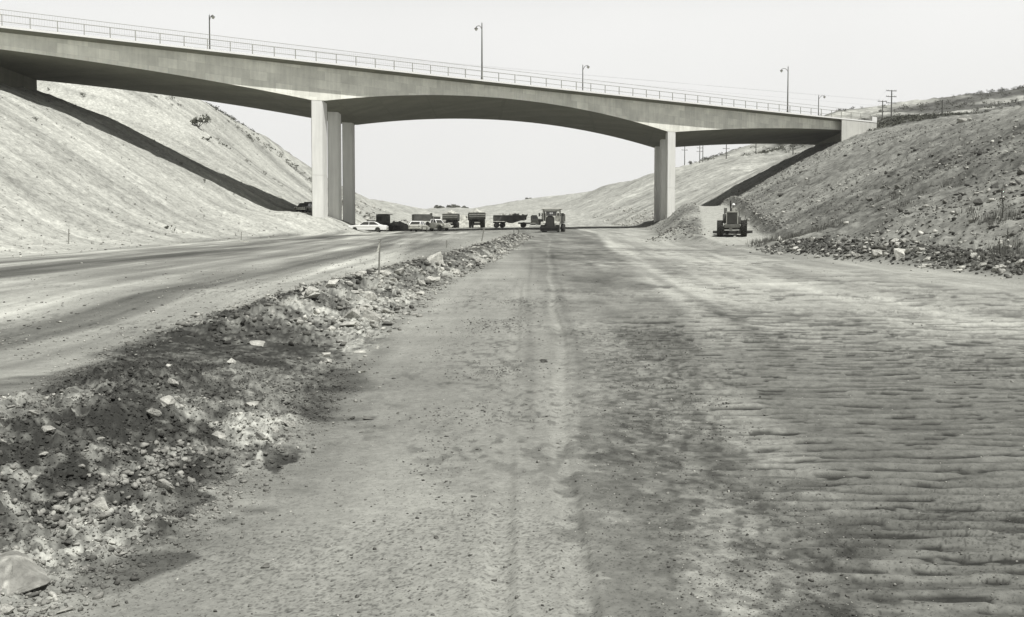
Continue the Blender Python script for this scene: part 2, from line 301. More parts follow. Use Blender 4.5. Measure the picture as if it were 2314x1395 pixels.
    t = t*(1+b*nr*.75*fbm(x*30, y*30, 2, 144))*(1-b*nr*.45*sm(.1, .3, fbm(x*9, y*9, 3, 145)))
    # slopes
    sl = 1-sm(tl-2, tl+1, x)
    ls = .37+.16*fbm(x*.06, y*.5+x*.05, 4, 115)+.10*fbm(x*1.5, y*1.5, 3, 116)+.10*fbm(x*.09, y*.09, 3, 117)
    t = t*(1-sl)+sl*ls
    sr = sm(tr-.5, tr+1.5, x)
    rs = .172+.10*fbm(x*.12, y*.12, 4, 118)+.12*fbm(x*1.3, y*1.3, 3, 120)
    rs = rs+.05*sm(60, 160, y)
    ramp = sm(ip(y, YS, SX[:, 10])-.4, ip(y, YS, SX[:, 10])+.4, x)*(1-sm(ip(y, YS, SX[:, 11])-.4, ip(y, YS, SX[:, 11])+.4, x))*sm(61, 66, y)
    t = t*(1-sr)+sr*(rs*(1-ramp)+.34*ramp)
    t = t*(1-.45*np.exp(-((x-tr-.7)/.8)**2)*(1-sm(62, 66, y))*(.9+fbm(x*2, y*2, 3, 121)*1.5))
    xr = ip(y, YS, SX[:, 11])
    t = t*(1-.5*np.exp(-((x-xr-1.0)/.6)**2)*sm(80, 88, y)*(1-sm(160, 175, y)))
    # the brush covered knoll behind the wing wall
    t = t*(1-.5*sm(70, 76, x)*sm(196, 206, y)*(1-sm(262, 275, y)))
    return np.clip(t, .035, .6)
def H(x, y):
    return float(medium_h(np.array([float(x)]), np.array([float(y)]))[0]+fine_h(np.array([float(x)]), np.array([float(y)]))[0])
# ------------------------------------------------------------ node materials
def nodes(m): m.use_nodes = True; return m.node_tree.nodes, m.node_tree.links, m.node_tree.nodes['Principled BSDF']
OL = (1.0, 1.0, .90)
def tintc(v, k=OL): return (v*k[0], v*k[1], v*k[2], 1)
MATS = {}
def mat(name, v, rough=.8, metal=0.0, noise=.12, scale=6.0, spec=.25, k=OL, bump=0.0):
    if name in MATS: return MATS[name]
    m = bpy.data.materials.new(name); N, L, B = nodes(m)
    tc = N.new('ShaderNodeTexCoord'); n = N.new('ShaderNodeTexNoise'); n.inputs['Scale'].default_value = scale; n.inputs['Detail'].default_value = 6
    mr = N.new('ShaderNodeMapRange'); mr.inputs[1].default_value = .3; mr.inputs[2].default_value = .7
    mr.inputs[3].default_value = 1-noise; mr.inputs[4].default_value = 1+noise
    mx = N.new('ShaderNodeVectorMath'); mx.operation = 'SCALE'; mx.inputs[0].default_value = tintc(v, k)[:3]
    L.new(tc.outputs['Object'], n.inputs['Vector']); L.new(n.outputs[0], mr.inputs[0]); L.new(mr.outputs[0], mx.inputs['Scale']); L.new(mx.outputs[0], B.inputs['Base Color'])
    B.inputs['Roughness'].default_value = rough; B.inputs['Metallic'].default_value = metal; B.inputs['Specular IOR Level'].default_value = spec
    if bump:
        b = N.new('ShaderNodeBump'); b.inputs['Strength'].default_value = bump; b.inputs['Distance'].default_value = .05
        L.new(n.outputs[0], b.inputs['Height']); L.new(b.outputs[0], B.inputs['Normal'])
    MATS[name] = m; return m
def dirt_mat(name, fine=9.0, bumpd=.03, det=8, amp=.3):
    m = bpy.data.materials.new(name); N, L, B = nodes(m)
    a = N.new('ShaderNodeAttribute'); a.attribute_name = 'tone'
    tc = N.new('ShaderNodeTexCoord')
    n = N.new('ShaderNodeTexNoise'); n.inputs['Scale'].default_value = fine; n.inputs['Detail'].default_value = det; n.inputs['Roughness'].default_value = .62
    mr = N.new('ShaderNodeMapRange'); mr.inputs[1].default_value = .32; mr.inputs[2].default_value = .68; mr.inputs[3].default_value = 1-amp; mr.inputs[4].default_value = 1+amp
    n2 = N.new('ShaderNodeTexNoise'); n2.inputs['Scale'].default_value = fine*3.7; n2.inputs['Detail'].default_value = 4; n2.inputs['Roughness'].default_value = .7
    m2 = N.new('ShaderNodeMapRange'); m2.inputs[1].default_value = .57; m2.inputs[2].default_value = .66; m2.inputs[3].default_value = 1.02; m2.inputs[4].default_value = .45
    mu = N.new('ShaderNodeMath'); mu.operation = 'MULTIPLY'; mu2 = N.new('ShaderNodeMath'); mu2.operation = 'MULTIPLY'
    mx = N.new('ShaderNodeVectorMath'); mx.operation = 'SCALE'; mx.inputs[0].default_value = (.99, 1.0, .915)
    for q in (n, n2): L.new(tc.outputs['Object'], q.inputs['Vector'])
    L.new(n.outputs[0], mr.inputs[0]); L.new(n2.outputs[0], m2.inputs[0])
    L.new(a.outputs['Fac'], mu.inputs[0]); L.new(mr.outputs[0], mu.inputs[1]); L.new(mu.outputs[0], mu2.inputs[0]); L.new(m2.outputs[0], mu2.inputs[1])
    L.new(mu2.outputs[0], mx.inputs['Scale']); L.new(mx.outputs[0], B.inputs['Base Color'])
    b = N.new('ShaderNodeBump'); b.inputs['Strength'].default_value = .7; b.inputs['Distance'].default_value = bumpd
    L.new(n.outputs[0], b.inputs['Height']); L.new(b.outputs[0], B.inputs['Normal'])
    B.inputs['Roughness'].default_value = .95; B.inputs['Specular IOR Level'].default_value = .08
    return m
# ------------------------------------------------------------ object helpers
col = S.collection
def tag(o, label=None, cat=None, group=None, kind=None):
    if label: o['label'] = label
    if cat: o['category'] = cat
    if group: o['group'] = group
    if kind: o['kind'] = kind
    return o
def empty(name, loc, rz=0.0):
    o = bpy.data.objects.new(name, None); col.objects.link(o); o.location = loc; o.rotation_euler = (0, 0, rz)
    o.empty_display_size = .3; return o
def grid_mesh(name, X, Y, Z, keep, tone, m, smooth=True):
    nr, nc = X.shape
    idx = np.arange(nr*nc).reshape(nr, nc)
    q = np.stack([idx[:-1, :-1], idx[:-1, 1:], idx[1:, 1:], idx[1:, :-1]], -1)[keep]
    used = np.unique(q); rem = np.full(nr*nc, -1, np.int64); rem[used] = np.arange(len(used)); q = rem[q]
    co = np.stack([X.ravel()[used], Y.ravel()[used], Z.ravel()[used]], -1).astype(np.float32)
    me = bpy.data.meshes.new(name); me.vertices.add(len(co)); me.vertices.foreach_set('co', co.ravel())
    nf = len(q); me.loops.add(nf*4); me.loops.foreach_set('vertex_index', q.ravel().astype(np.int32))
    me.polygons.add(nf); me.polygons.foreach_set('loop_start', np.arange(0, nf*4, 4, dtype=np.int32)); me.polygons.foreach_set('loop_total', np.full(nf, 4, np.int32))
    me.update(calc_edges=True)
    if smooth: me.polygons.foreach_set('use_smooth', np.ones(nf, bool))
    at = me.attributes.new('tone', 'FLOAT', 'POINT'); at.data.foreach_set('value', tone.ravel()[used].astype(np.float32))
    me.materials.append(m); o = bpy.data.objects.new(name, me); col.objects.link(o); return o
# ------------------------------------------------------------ the ground sheet
M_dirt = dirt_mat('packed_dirt', 16.0, .010, 9, .16); M_slope = dirt_mat('slope_dirt', 2.4, .12); M_hill = dirt_mat('hill_dirt', .5, .5)
rows = [3.2]
while rows[-1] < 236:
    y = rows[-1]; rows.append(y+min(max(y*y/2300.0, .013), .45))
rows = np.array(rows); cols = np.linspace(-.76, .76, 1450)
X = (rows[:, None]+5.0)*cols[None, :]; Y = np.repeat(rows[:, None], len(cols), 1)
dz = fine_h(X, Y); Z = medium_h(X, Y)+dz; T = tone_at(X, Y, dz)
xc = (X[:-1, :-1]+X[1:, 1:])/2; yc = (Y[:-1, :-1]+Y[1:, 1:])/2
kl = xc < toeL(yc); kr = xc > toeR(yc)
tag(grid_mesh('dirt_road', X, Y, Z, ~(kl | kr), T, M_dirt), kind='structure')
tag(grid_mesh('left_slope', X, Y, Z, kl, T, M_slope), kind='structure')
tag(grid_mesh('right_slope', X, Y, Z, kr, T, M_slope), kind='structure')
# hills beyond
r2 = np.concatenate([np.arange(234, 420, .9), np.arange(420, 1000, 2.5)]); c2 = np.linspace(-.62, .68, 760)
X2 = r2[:, None]*c2[None, :]; Y2 = np.repeat(r2[:, None], len(c2), 1)
amp = sm(230, 270, Y2)
Z2 = base_h(X2, Y2)+amp*(1.6*fbm(X2*.05, Y2*.04, 4, 201)+.6*fbm(X2*.25, Y2*.25, 3, 202)+.25*np.abs(fbm(X2*.8, Y2*.8, 2, 203)))-.25*(1-amp)
T2 = .34+.10*fbm(X2*.03, Y2*.03, 3, 211)+.16*fbm(X2*.05+Y2*.02, Y2*.3, 3, 212)*sm(15, 40, X2)+.10*fbm(X2*.3, Y2*.3, 3, 213)
brush = sm(85, 120, X2)*sm(250, 300, Y2)*sm(-.32, .05, fbm(X2*.03, Y2*.03, 4, 214))
brush = np.maximum(brush, .85*sm(60, 75, X2)*(1-sm(262, 280, Y2)))
T2 = T2*(1-brush)+brush*(.085+.08*fbm(X2*.2, Y2*.2, 3, 215))
T2 = T2*(1-.35*sm(.12, .3, fbm(X2*.2, Y2*.2, 3, 216))*sm(40, 46, -X2))
tag(grid_mesh('hills', X2, Y2, Z2, np.ones((len(r2)-1, len(c2)-1), bool), np.clip(T2, .04, .5), M_hill), kind='structure')
# land outside the camera's fan, so that the place goes on to the sides and behind
rb = np.arange(-60, 240.1, 3.0); cb = np.arange(-230, 250.1, 3.0)
Xb, Yb = np.meshgrid(cb, rb); Zb = base_h(Xb, np.clip(Yb, 0, 999))+np.where(Yb < 0, .036*Yb, 0)-.9*np.clip((np.hypot(Xb, Yb)-14)/40, .12, 1)
xbc = (Xb[:-1, :-1]+Xb[1:, 1:])/2; ybc = (Yb[:-1, :-1]+Yb[1:, 1:])/2
inner = (np.abs(xbc) < (ybc+5)*.76-5) & (ybc > 6)
tag(grid_mesh('terrain', Xb, Yb, Zb, ~inner, np.full(Xb.shape, .27), M_slope), kind='structure')
# ------------------------------------------------------------ mesh builder
class MB:
    def __init__(s): s.bm = bmesh.new()
    def box(s, c, d, rot=None, bev=0):
        r = bmesh.ops.create_cube(s.bm, size=1); vs = r['verts']
        M = Matrix.Translation(c) @ (rot.to_4x4() if rot is not None else Matrix.Identity(4)) @ Matrix.Diagonal((d[0], d[1], d[2], 1))
        bmesh.ops.transform(s.bm, matrix=M, verts=vs)
        if bev:
            es = list({e for v in vs for e in v.link_edges}); bmesh.ops.bevel(s.bm, geom=es, offset=bev, segments=2, affect='EDGES', profile=.6)
        return s
    def cyl(s, a, b, r, r2=None, n=12):
        a = Vector(a); b = Vector(b); d = b-a; q = d.to_track_quat('Z', 'Y').to_matrix().to_4x4()
        bmesh.ops.create_cone(s.bm, cap_ends=True, segments=n, radius1=r, radius2=r if r2 is None else r2, depth=d.length, matrix=Matrix.Translation((a+b)/2) @ q); return s
    def tube(s, pts, r, n=6):
        for a, b in zip(pts[:-1], pts[1:]): s.cyl(a, b, r, n=n)
        return s
    def prism(s, prof, y0, y1, bev=0, taper=None):
        """side profile (x,z) extruded across y; taper: function z -> y scale"""
        k = (lambda z: 1) if taper is None else taper; mid = (y0+y1)/2
        A = [s.bm.verts.new((x, mid+(y0-mid)*k(z), z)) for x, z in prof]; Bv = [s.bm.verts.new((x, mid+(y1-mid)*k(z), z)) for x, z in prof]
        fs = [s.bm.faces.new(A), s.bm.faces.new(Bv[::-1])]; n = len(prof)
        for i in range(n): fs.append(s.bm.faces.new((A[i], Bv[i], Bv[(i+1) % n], A[(i+1) % n])))
        bmesh.ops.recalc_face_normals(s.bm, faces=fs)
        if bev:
            es = list({e for f in fs for e in f.edges}); bmesh.ops.bevel(s.bm, geom=es, offset=bev, segments=3, affect='EDGES', profile=.6)
        return s
    def lathe(s, prof, axis='y', n=24, c=(0, 0, 0)):
        rings = []
        for r, h in prof:
            ring = []
            for k in range(n):
                a = 2*math.pi*k/n
                p = (r*math.cos(a), h, r*math.sin(a)) if axis == 'y' else (r*math.cos(a), r*math.sin(a), h)
                ring.append(s.bm.verts.new((c[0]+p[0], c[1]+p[1], c[2]+p[2])))
            rings.append(ring)
        fs = []
        for a, b in zip(rings[:-1], rings[1:]):
            for k in range(n): fs.append(s.bm.faces.new((a[k], a[(k+1) % n], b[(k+1) % n], b[k])))
        fs.append(s.bm.faces.new(rings[0][::-1])); fs.append(s.bm.faces.new(rings[-1]))
        bmesh.ops.recalc_face_normals(s.bm, faces=fs); return s
    def build(s, name, m, parent=None, smooth=False, loc=None, label=None):
        me = bpy.data.meshes.new(name); s.bm.to_mesh(me); s.bm.free()
        me.materials.append(m)
        if smooth:
            me.polygons.foreach_set('use_smooth', [True]*len(me.polygons)); me.set_sharp_from_angle(angle=R(40))
        o = bpy.data.objects.new(name, me); col.objects.link(o)
        if parent is not None: o.parent = parent
        if loc is not None: o.location = loc
        if label: o['label'] = label
        return o
def copy_tree(o, parent=None):
    c = o.copy(); col.objects.link(c); c.parent = parent
    for ch in list(o.children): copy_tree(ch, c)
    return c
# ------------------------------------------------------------ concrete
def concrete(name, v, boards=True, k=OL, patch=.16):
    m = bpy.data.materials.new(name); N, L, B = nodes(m)
    tc = N.new('ShaderNodeTexCoord')
    sx = N.new('ShaderNodeSeparateXYZ'); cx = N.new('ShaderNodeCombineXYZ'); L.new(tc.outputs['Object'], sx.inputs[0])
    ad = N.new('ShaderNodeMath'); ad.operation = 'MULTIPLY_ADD'; ad.inputs[1].default_value = .7; L.new(sx.outputs[1], ad.inputs[0]); L.new(sx.outputs[0], ad.inputs[2])
    zz = N.new('ShaderNodeMath'); zz.operation = 'MULTIPLY_ADD'; zz.inputs[1].default_value = .036; L.new(sx.outputs[0], zz.inputs[0]); L.new(sx.outputs[2], zz.inputs[2])
    L.new(ad.outputs[0], cx.inputs[0]); L.new(zz.outputs[0], cx.inputs[1])
    br = N.new('ShaderNodeTexBrick'); br.inputs['Scale'].default_value = 1; br.inputs['Brick Width'].default_value = 2.44; br.inputs['Row Height'].default_value = 1.22
    br.inputs['Mortar Size'].default_value = .018; br.inputs['Color1'].default_value = (.38, .38, .38, 1); br.inputs['Color2'].default_value = (.62, .62, .62, 1); br.inputs['Mortar'].default_value = (.34, .34, .34, 1); br.inputs['Bias'].default_value = -.1
    L.new(cx.outputs[0], br.inputs['Vector'])
    n1 = N.new('ShaderNodeTexNoise'); n1.inputs['Scale'].default_value = .35; n1.inputs['Detail'].default_value = 8; n1.inputs['Roughness'].default_value = .65; L.new(tc.outputs['Object'], n1.inputs['Vector'])
    n2 = N.new('ShaderNodeTexNoise'); n2.inputs['Scale'].default_value = 1; n2.inputs['Detail'].default_value = 5
    mp = N.new('ShaderNodeMapping'); mp.inputs['Scale'].default_value = (2.2, 2.2, .22); L.new(tc.outputs['Object'], mp.inputs[0]); L.new(mp.outputs[0], n2.inputs['Vector'])
    def rng_(src, a, b, lo, hi):
        r = N.new('ShaderNodeMapRange'); r.inputs[1].default_value = a; r.inputs[2].default_value = b; r.inputs[3].default_value = lo; r.inputs[4].default_value = hi; L.new(src, r.inputs[0]); return r.outputs[0]
    def mul(a, b):
        q = N.new('ShaderNodeMath'); q.operation = 'MULTIPLY'; L.new(a, q.inputs[0]); L.new(b, q.inputs[1]); return q.outputs[0]
    f = mul(rng_(n1.outputs[0], .25, .75, 1-patch*1.3, 1+patch*1.3), rng_(n2.outputs[0], .3, .7, .92, 1.07))
    if boards: f = mul(f, rng_(br.outputs['Color'], .34, .62, 1-patch, 1+patch*.7))
    mx = N.new('ShaderNodeVectorMath'); mx.operation = 'SCALE'; mx.inputs[0].default_value = tintc(v, k)[:3]; L.new(f, mx.inputs['Scale']); L.new(mx.outputs[0], B.inputs['Base Color'])
    b = N.new('ShaderNodeBump'); b.inputs['Strength'].default_value = .35; b.inputs['Distance'].default_value = .05; L.new(n1.outputs[0], b.inputs['Height']); L.new(b.outputs[0], B.inputs['Normal'])
    B.inputs['Roughness'].default_value = .9; B.inputs['Specular IOR Level'].default_value = .15
    return m
M_conc = concrete('board_formed_concrete', .78, patch=.17); M_shade_conc = concrete('shaded_concrete', .17, True, (1, 1, .80), .12)  # second one: darker olive copy of the bridge concrete, shade put into its colour
M_col = concrete('column_concrete', .66, False, (1, 1, .95), .05); M_curb = mat('curb_concrete', .72, noise=.05, k=(1, 1, .97))
M_wing = concrete('wing_wall_concrete', .52, False, (1, 1, .93), .09)
M_steel = mat('galvanised_steel', .34, .5, .2, noise=.06); M_pole = mat('lamp_pole_steel', .12, .5, .3, noise=.1)
M_seam = mat('joint_seam', .12)
# ------------------------------------------------------------ bridge
BO = Vector((-27.3, 150.0, 0)); TH = math.atan2(.572, .82)
bridge = empty('bridge', BO, TH)
tag(bridge, 'arched haunched concrete girder bridge crossing the whole road cut on two bents of columns', 'bridge')
ex = Vector((math.cos(TH), math.sin(TH), 0)); ey = Vector((-math.sin(TH), math.cos(TH), 0))
def on_plane(u, v, yl):
    r = ray(u, v); c = Vector((0, 0, ZC)); n = ey
    t = ((BO+ey*yl)-c).dot(n)/r.dot(n); p = c+r*t
    return (p-BO).dot(ex), p.z
OVH = 1.7
deck_px = [(0, 66), (150, 78.5), (300, 97), (475, 115), (600, 130), (700, 141), (850, 156.5), (1000, 174), (1200, 195.5), (1350, 213), (1500, 229), (1650, 245), (1800, 259.5), (1922, 271)]
dp = np.array([on_plane(u, v, -OVH) for u, v in deck_px]); pf = np.polyfit(dp[:, 0], dp[:, 1], 2)
def zdeck(s): return float(np.polyval(pf, s))            # bottom edge of the fascia
sA0, _ = on_plane(-165, 100, 0); sA1, _ = on_plane(1912, 285, 0)
sL0, _ = on_plane(702, 228, 0); sL1, _ = on_plane(735, 228, 0); sR0, _ = on_plane(1508, 298, 0); sR1, _ = on_plane(1527, 298, 0)
def span(px, deg):
    a = np.array([on_plane(u, v, 0) for u, v in px]); return np.polyfit(a[:, 0], a[:, 1], deg)
pL = span([(0, 111), (130, 129.5), (300, 153), (450, 178), (570, 200), (702, 226)], 2)
pM = span([(735, 228), (800, 221), (900, 216.5), (1000, 215.5), (1100, 219), (1200, 229), (1280, 241), (1350, 255), (1450, 279.4), (1508, 297.5)], 4)
pR = span([(1527, 298.5), (1600, 294), (1700, 290.5), (1800, 290.5), (1900, 294)], 2)
def zsoff(s):
    if s < sL0: return float(np.polyval(pL, s))
    if s > sR1: return float(np.polyval(pR, s))
    if s < sL1: return float(np.interp(s, [sL0, sL1], [np.polyval(pL, sL0), np.polyval(pM, sL1)]))
    if s > sR0: return float(np.interp(s, [sR0, sR1], [np.polyval(pM, sR0), np.polyval(pR, sR1)]))
    return float(np.polyval(pM, s))
print('BRIDGE s', sA0, sL0, sL1, sR0, sR1, sA1, 'z', zdeck(0), zsoff(0), zdeck(60), zsoff(30))
SK = Vector((.757, 1.0)); WID = 19.5; DROP = .4     # skew: x shift per metre of width
def P(s, yl, z): return (s+SK.x*yl, yl, z-DROP*max(0, min(yl, WID))/WID)
ss = sorted(set(list(np.arange(sA0, sA1, 1.0))+[sA0, sA1, sL0, sL1, sR0, sR1]))
def loft(name, m, secs, parent, closed=True):
    """secs: list of cross sections (lists of points)"""
    bm = bmesh.new(); rings = [[bm.verts.new(p) for p in s_] for s_ in secs]; n = len(secs[0])
    for a, b in zip(rings[:-1], rings[1:]):
        for k in range(n if closed else n-1): bm.faces.new((a[k], b[k], b[(k+1) % n], a[(k+1) % n]))
    if closed: bm.faces.new(rings[0]); bm.faces.new(rings[-1][::-1])
    bmesh.ops.recalc_face_normals(bm, faces=bm.faces)
    me = bpy.data.meshes.new(name); bm.to_mesh(me); bm.free(); me.materials.append(m)
    o = bpy.data.objects.new(name, me); col.objects.link(o); o.parent = parent; return o
girder = loft('girder', M_conc, [[P(s, 0, zdeck(s)-.02), P(s, 0, zsoff(s)), P(s, WID, zsoff(s)), P(s, WID, zdeck(s)-.02)] for s in ss], bridge)
girder.data.materials.append(M_shade_conc)
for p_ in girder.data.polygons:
    if p_.normal.z < -.7: p_.material_index = 1  # down-facing faces take the concrete that has shade painted in
s2 = list(np.arange(sA0-14, sA1+3.5, 2.0))+[sA1+3.5]
loft('deck_slab', M_shade_conc, [[P(s, -OVH, zdeck(s)), P(s, -OVH, zdeck(s)+.16), P(s, WID+OVH, zdeck(s)+.16), P(s, WID+OVH, zdeck(s)), P(s, WID, zdeck(s)-.18), P(s, 0, zdeck(s)-.18)] for s in s2], bridge)
for yl in (-OVH-.04, WID+OVH-.31):
    loft('curb', M_curb, [[P(s, yl, zdeck(s)+.01), P(s, yl, zdeck(s)+.27), P(s, yl+.35, zdeck(s)+.27), P(s, yl+.35, zdeck(s)+.01)] for s in s2], bridge)
# columns
def column(sc0, sc1, yl, zt, zb):
    w = (sc1-sc0); D = 2.45 if yl < 1 else 1.9
    def q(a, b, z): return (sc0+a*w+SK.x*(yl+b*D), yl+b*D, z)
    e = .07; o = [(e, 0), (1-e, 0), (1, e), (1, 1-e), (1-e, 1), (e, 1), (0, 1-e), (0, e)]
    zj = zb+5.6
    secs = [[q(a+.5*0, b, z) for a, b in o] for z in (zb-2, zj-.05, zj-.045, zj+.045, zj+.05, zt)]
    for k in (2, 3):
        secs[k] = [(p[0]+(sc0+w/2+SK.x*(yl+1.2)-p[0])*.02, p[1]+(yl+1.2-p[1])*.02, p[2]) for p in secs[k]]
    return loft('column', M_col, secs, bridge)
zLb = [7.9, 7.8, 7.4]; zRb = [8.6, 8.2, 8.0]
for k, yl in enumerate((.03, 8.6, 17.5)):
    for (a, b), zb in (((sL0, sL1-.42), zLb[k]), ((sR0+.02, sR1), zRb[k])):
        sc = (a+b)/2
        c = column(a, b, yl, zsoff(sc)-DROP*yl/WID+.35 if yl else zsoff(sc)+.4, zb)
        if k: c.data.materials[0] = M_col
# haunch fillet at the head of the bents
# abutments and wing wall
for s0, s1 in ((sA0-3.2, sA0+.6), (sA1-.35, sA1+3.2)):
    loft('abutment', M_shade_conc, [[P(s, -.02, zsoff(min(max(s, sA0), sA1))-7), P(s, -.02, zdeck(s)-.1), P(s, WID+.02, zdeck(s)-.1), P(s, WID+.02, zsoff(min(max(s, sA0), sA1))-7)] for s in (s0, s1)], bridge)
sw0, _ = on_plane(1911, 290, -OVH); sw1, _ = on_plane(1990, 290, -OVH)
for sg, a, b in ((1, sw0+.1, sw1), (-1, sA0-12, sA0-.4)):
    loft('wing_wall', M_wing, [[P(s, -OVH+.03, zdeck(s)-8+(.22*(s-a) if sg > 0 else 0)), P(s, -OVH+.03, zdeck(s)+.02), P(s, -OVH+.5, zdeck(s)+.02), P(s, -OVH+.5, zdeck(s)-8+(.22*(s-a) if sg > 0 else 0))] for s in np.linspace(a, b, 6)], bridge)
    loft('parapet', M_curb, [[P(s, -OVH-.04, zdeck(s)+.012), P(s, -OVH-.04, zdeck(s)+.29), P(s, -OVH+.36, zdeck(s)+.29), P(s, -OVH+.36, zdeck(s)+.012)] for s in np.linspace(sA1+3.3 if sg > 0 else a, b, 6)], bridge)
sE = sw1-1.0
loft('end_post', M_curb, [[P(s, -OVH-.05, zdeck(s)+.28), P(s, -OVH-.05, zdeck(s)+1.15), P(s, -OVH+.45, zdeck(s)+1.15), P(s, -OVH+.45, zdeck(s)+.28)] for s in (sE-.5, sE+1.0)], bridge)
# railings
sp0, _ = on_plane(30, 50, -OVH)
posts = [sp0+3.05*k for k in range(-6, 60) if sp0+3.05*k < sE-.5]
for yl, far in ((-OVH+.12, False), (WID+OVH-.12, True)):
    mb = MB()
    for h, r in ((.27+1.30, .045), (.27+.50, .035)):
        sr = np.arange(posts[0], sE, 3.05)
        mb.tube([P(s, yl, zdeck(s)+h) for s in sr], r, 6)
    rail = mb.build('railing', M_steel, bridge)
    pm = None
    for s in posts:
        p = P(s, yl, zdeck(s)+.2)
        if pm is None:
            pm = MB().box((0, 0, .69), (.09, .09, 1.38)).box((0, 0, .08), (.2, .2, .06)).build('post', M_steel, rail); o = pm
        else:
            o = pm.copy(); col.objects.link(o); o.parent = rail
        o.location = p
    mb = MB(); sr = np.arange(posts[0], sE, 3.05); yf = yl+(.25 if not far else -.25)
    mb.tube([P(s, yf, zdeck(s)+1.93+.27) for s in sr], .03, 6)
    if not far:
        for s in np.arange(posts[0], 25, .30): mb.box(P(s, yf, zdeck(s)+.27+1.25), (.011, .011, 1.36))
    mb.build('fence', M_steel, bridge)
# bracket boxes along the rail
# ------------------------------------------------------------ lamps
def street_lamp(u, v_top, near, label):
    yl = -OVH+.45 if near else WID+OVH-.45
    s, zt = on_plane(u, v_top, yl)
    s = s; zb = zdeck(s-SK.x*yl)+.2-(0 if near else DROP)
    loc = BO+ex*s+ey*yl; loc.z = zb
    o = empty('street_lamp', loc, TH+(0 if near else math.pi)); h = zt-zb
    tag(o, label, 'street lamp', 'street lamps along the bridge deck')
    MB().cyl((0, 0, 0), (0, 0, h), .14, .075, 10).cyl((0, 0, 0), (0, 0, .5), .2, .17, 10).cyl((0, 0, h), (0, 0, h+.25), .03, .01, 6).build('pole', M_pole, o, True)
    MB().tube([(0, 0, h-.9), (0, .5, h-.35), (0, .95, h-.2), (0, 1.45, h-.22)], .045, 8).tube([(0, 1.45, h-.22), (0, 1.6, h-.36)], .05, 8).build('arm', M_pole, o, True)
    hd = MB().lathe([(.06, h-.28), (.12, h-.36), (.30, h-.52), (.31, h-.56), (.1, h-.56)], 'z', 14, (0, 1.62, 0)).build('lamp_head', M_pole, o, True)
    MB().lathe([(.22, h-.56), (.2, h-.72), (.08, h-.84)], 'z', 12, (0, 1.62, 0)).build('globe', mat('lamp_glass', .5, .15, noise=.02, spec=.6), hd, True)
    return o
street_lamp(473, 35, False, 'street lamp on the far side of the bridge, leftmost, above the left span')
street_lamp(1089, 53, True, 'tall street lamp on the near side of the bridge, above the main arch')
street_lamp(1317, 148, False, 'short-looking street lamp on the far deck edge between the two tall near lamps')
street_lamp(1781, 151, True, 'tall street lamp on the near side of the bridge, above the right side span')
street_lamp(1850, 216, False, 'street lamp on the far deck edge beside the right abutment, arm pointing right')
# ------------------------------------------------------------ rocks, plants, poles, stakes
def Hv(x, y): return medium_h(x, y)+fine_h(x, y)
def hit(u, v, y0=3.5, y1=600):
    r = ray(u, v); ys = np.geomspace(y0, y1, 1500); t = ys/r.y
    d = (ZC+r.z*t)-(medium_h(r.x*t, ys)); k = np.argmax(d < 0)
    if d[k] >= 0: k = len(ys)-1
    return Vector((r.x*t[k], ys[k], H(r.x*t[k], ys[k]) if ys[k] < 234 else float(base_h(np.array([r.x*t[k]]), np.array([ys[k]]))[0])))
def hull(n, seed, sub=0, flat=.7, jit=0.0):
    rr = random.Random(seed); bm = bmesh.new()
    for _ in range(n):
        p = Vector((rr.gauss(0, 1), rr.gauss(0, 1), rr.gauss(0, 1))).normalized()*rr.uniform(.8, 1.05)
        bm.verts.new((p.x*.5, p.y*.5*rr.uniform(.75, 1), p.z*.5*flat))
    r = bmesh.ops.convex_hull(bm, input=bm.verts)
    for v in [g_ for g_ in r['geom_interior'] if isinstance(g_, bmesh.types.BMVert)]: bm.verts.remove(v)
    if sub:
        bmesh.ops.bevel(bm, geom=list(bm.edges), offset=.010, segments=1, affect='EDGES')
        bmesh.ops.triangulate(bm, faces=bm.faces); bmesh.ops.subdivide_edges(bm, edges=list(bm.edges), cuts=sub, use_grid_fill=True)
        for v in bm.verts:
            v.co += v.co.normalized()*float(fbm(np.array([v.co.x*5+seed+v.co.z*3]), np.array([v.co.y*5+v.co.z*4]), 3, 5)[0])*jit
    return bm
POOL = []
for k in range(14):
    b = hull(9+k % 5, 100+k, flat=.55+.03*k); bmesh.ops.triangulate(b, faces=b.faces)
    b.verts.index_update(); POOL.append((np.array([v.co[:] for v in b.verts]), np.array([[v.index for v in f.verts] for f in b.faces]))); b.free()
def rock_mat(name):
    m = bpy.data.materials.new(name); N, L, B = nodes(m)
    a = N.new('ShaderNodeAttribute'); a.attribute_name = 'tone'; tc = N.new('ShaderNodeTexCoord')
    n = N.new('ShaderNodeTexNoise'); n.inputs['Scale'].default_value = 7; n.inputs['Detail'].default_value = 8; n.inputs['Roughness'].default_value = .7
    mr = N.new('ShaderNodeMapRange'); mr.inputs[1].default_value = .3; mr.inputs[2].default_value = .7; mr.inputs[3].default_value = .5; mr.inputs[4].default_value = 1.5
    mu = N.new('ShaderNodeMath'); mu.operation = 'MULTIPLY'; mx = N.new('ShaderNodeVectorMath'); mx.operation = 'SCALE'; mx.inputs[0].default_value = (1, .995, .91)
    L.new(tc.outputs['Object'], n.inputs['Vector']); L.new(n.outputs[0], mr.inputs[0]); L.new(a.outputs['Fac'], mu.inputs[0]); L.new(mr.outputs[0], mu.inputs[1]); L.new(mu.outputs[0], mx.inputs['Scale']); L.new(mx.outputs[0], B.inputs['Base Color'])
    b = N.new('ShaderNodeBump'); b.inputs['Strength'].default_value = .9; b.inputs['Distance'].default_value = .03; L.new(n.outputs[0], b.inputs['Height']); L.new(b.outputs[0], B.inputs['Normal'])
    B.inputs['Roughness'].default_value = .9; B.inputs['Specular IOR Level'].default_value = .15; return m
M_rock = rock_mat('loose_rock')
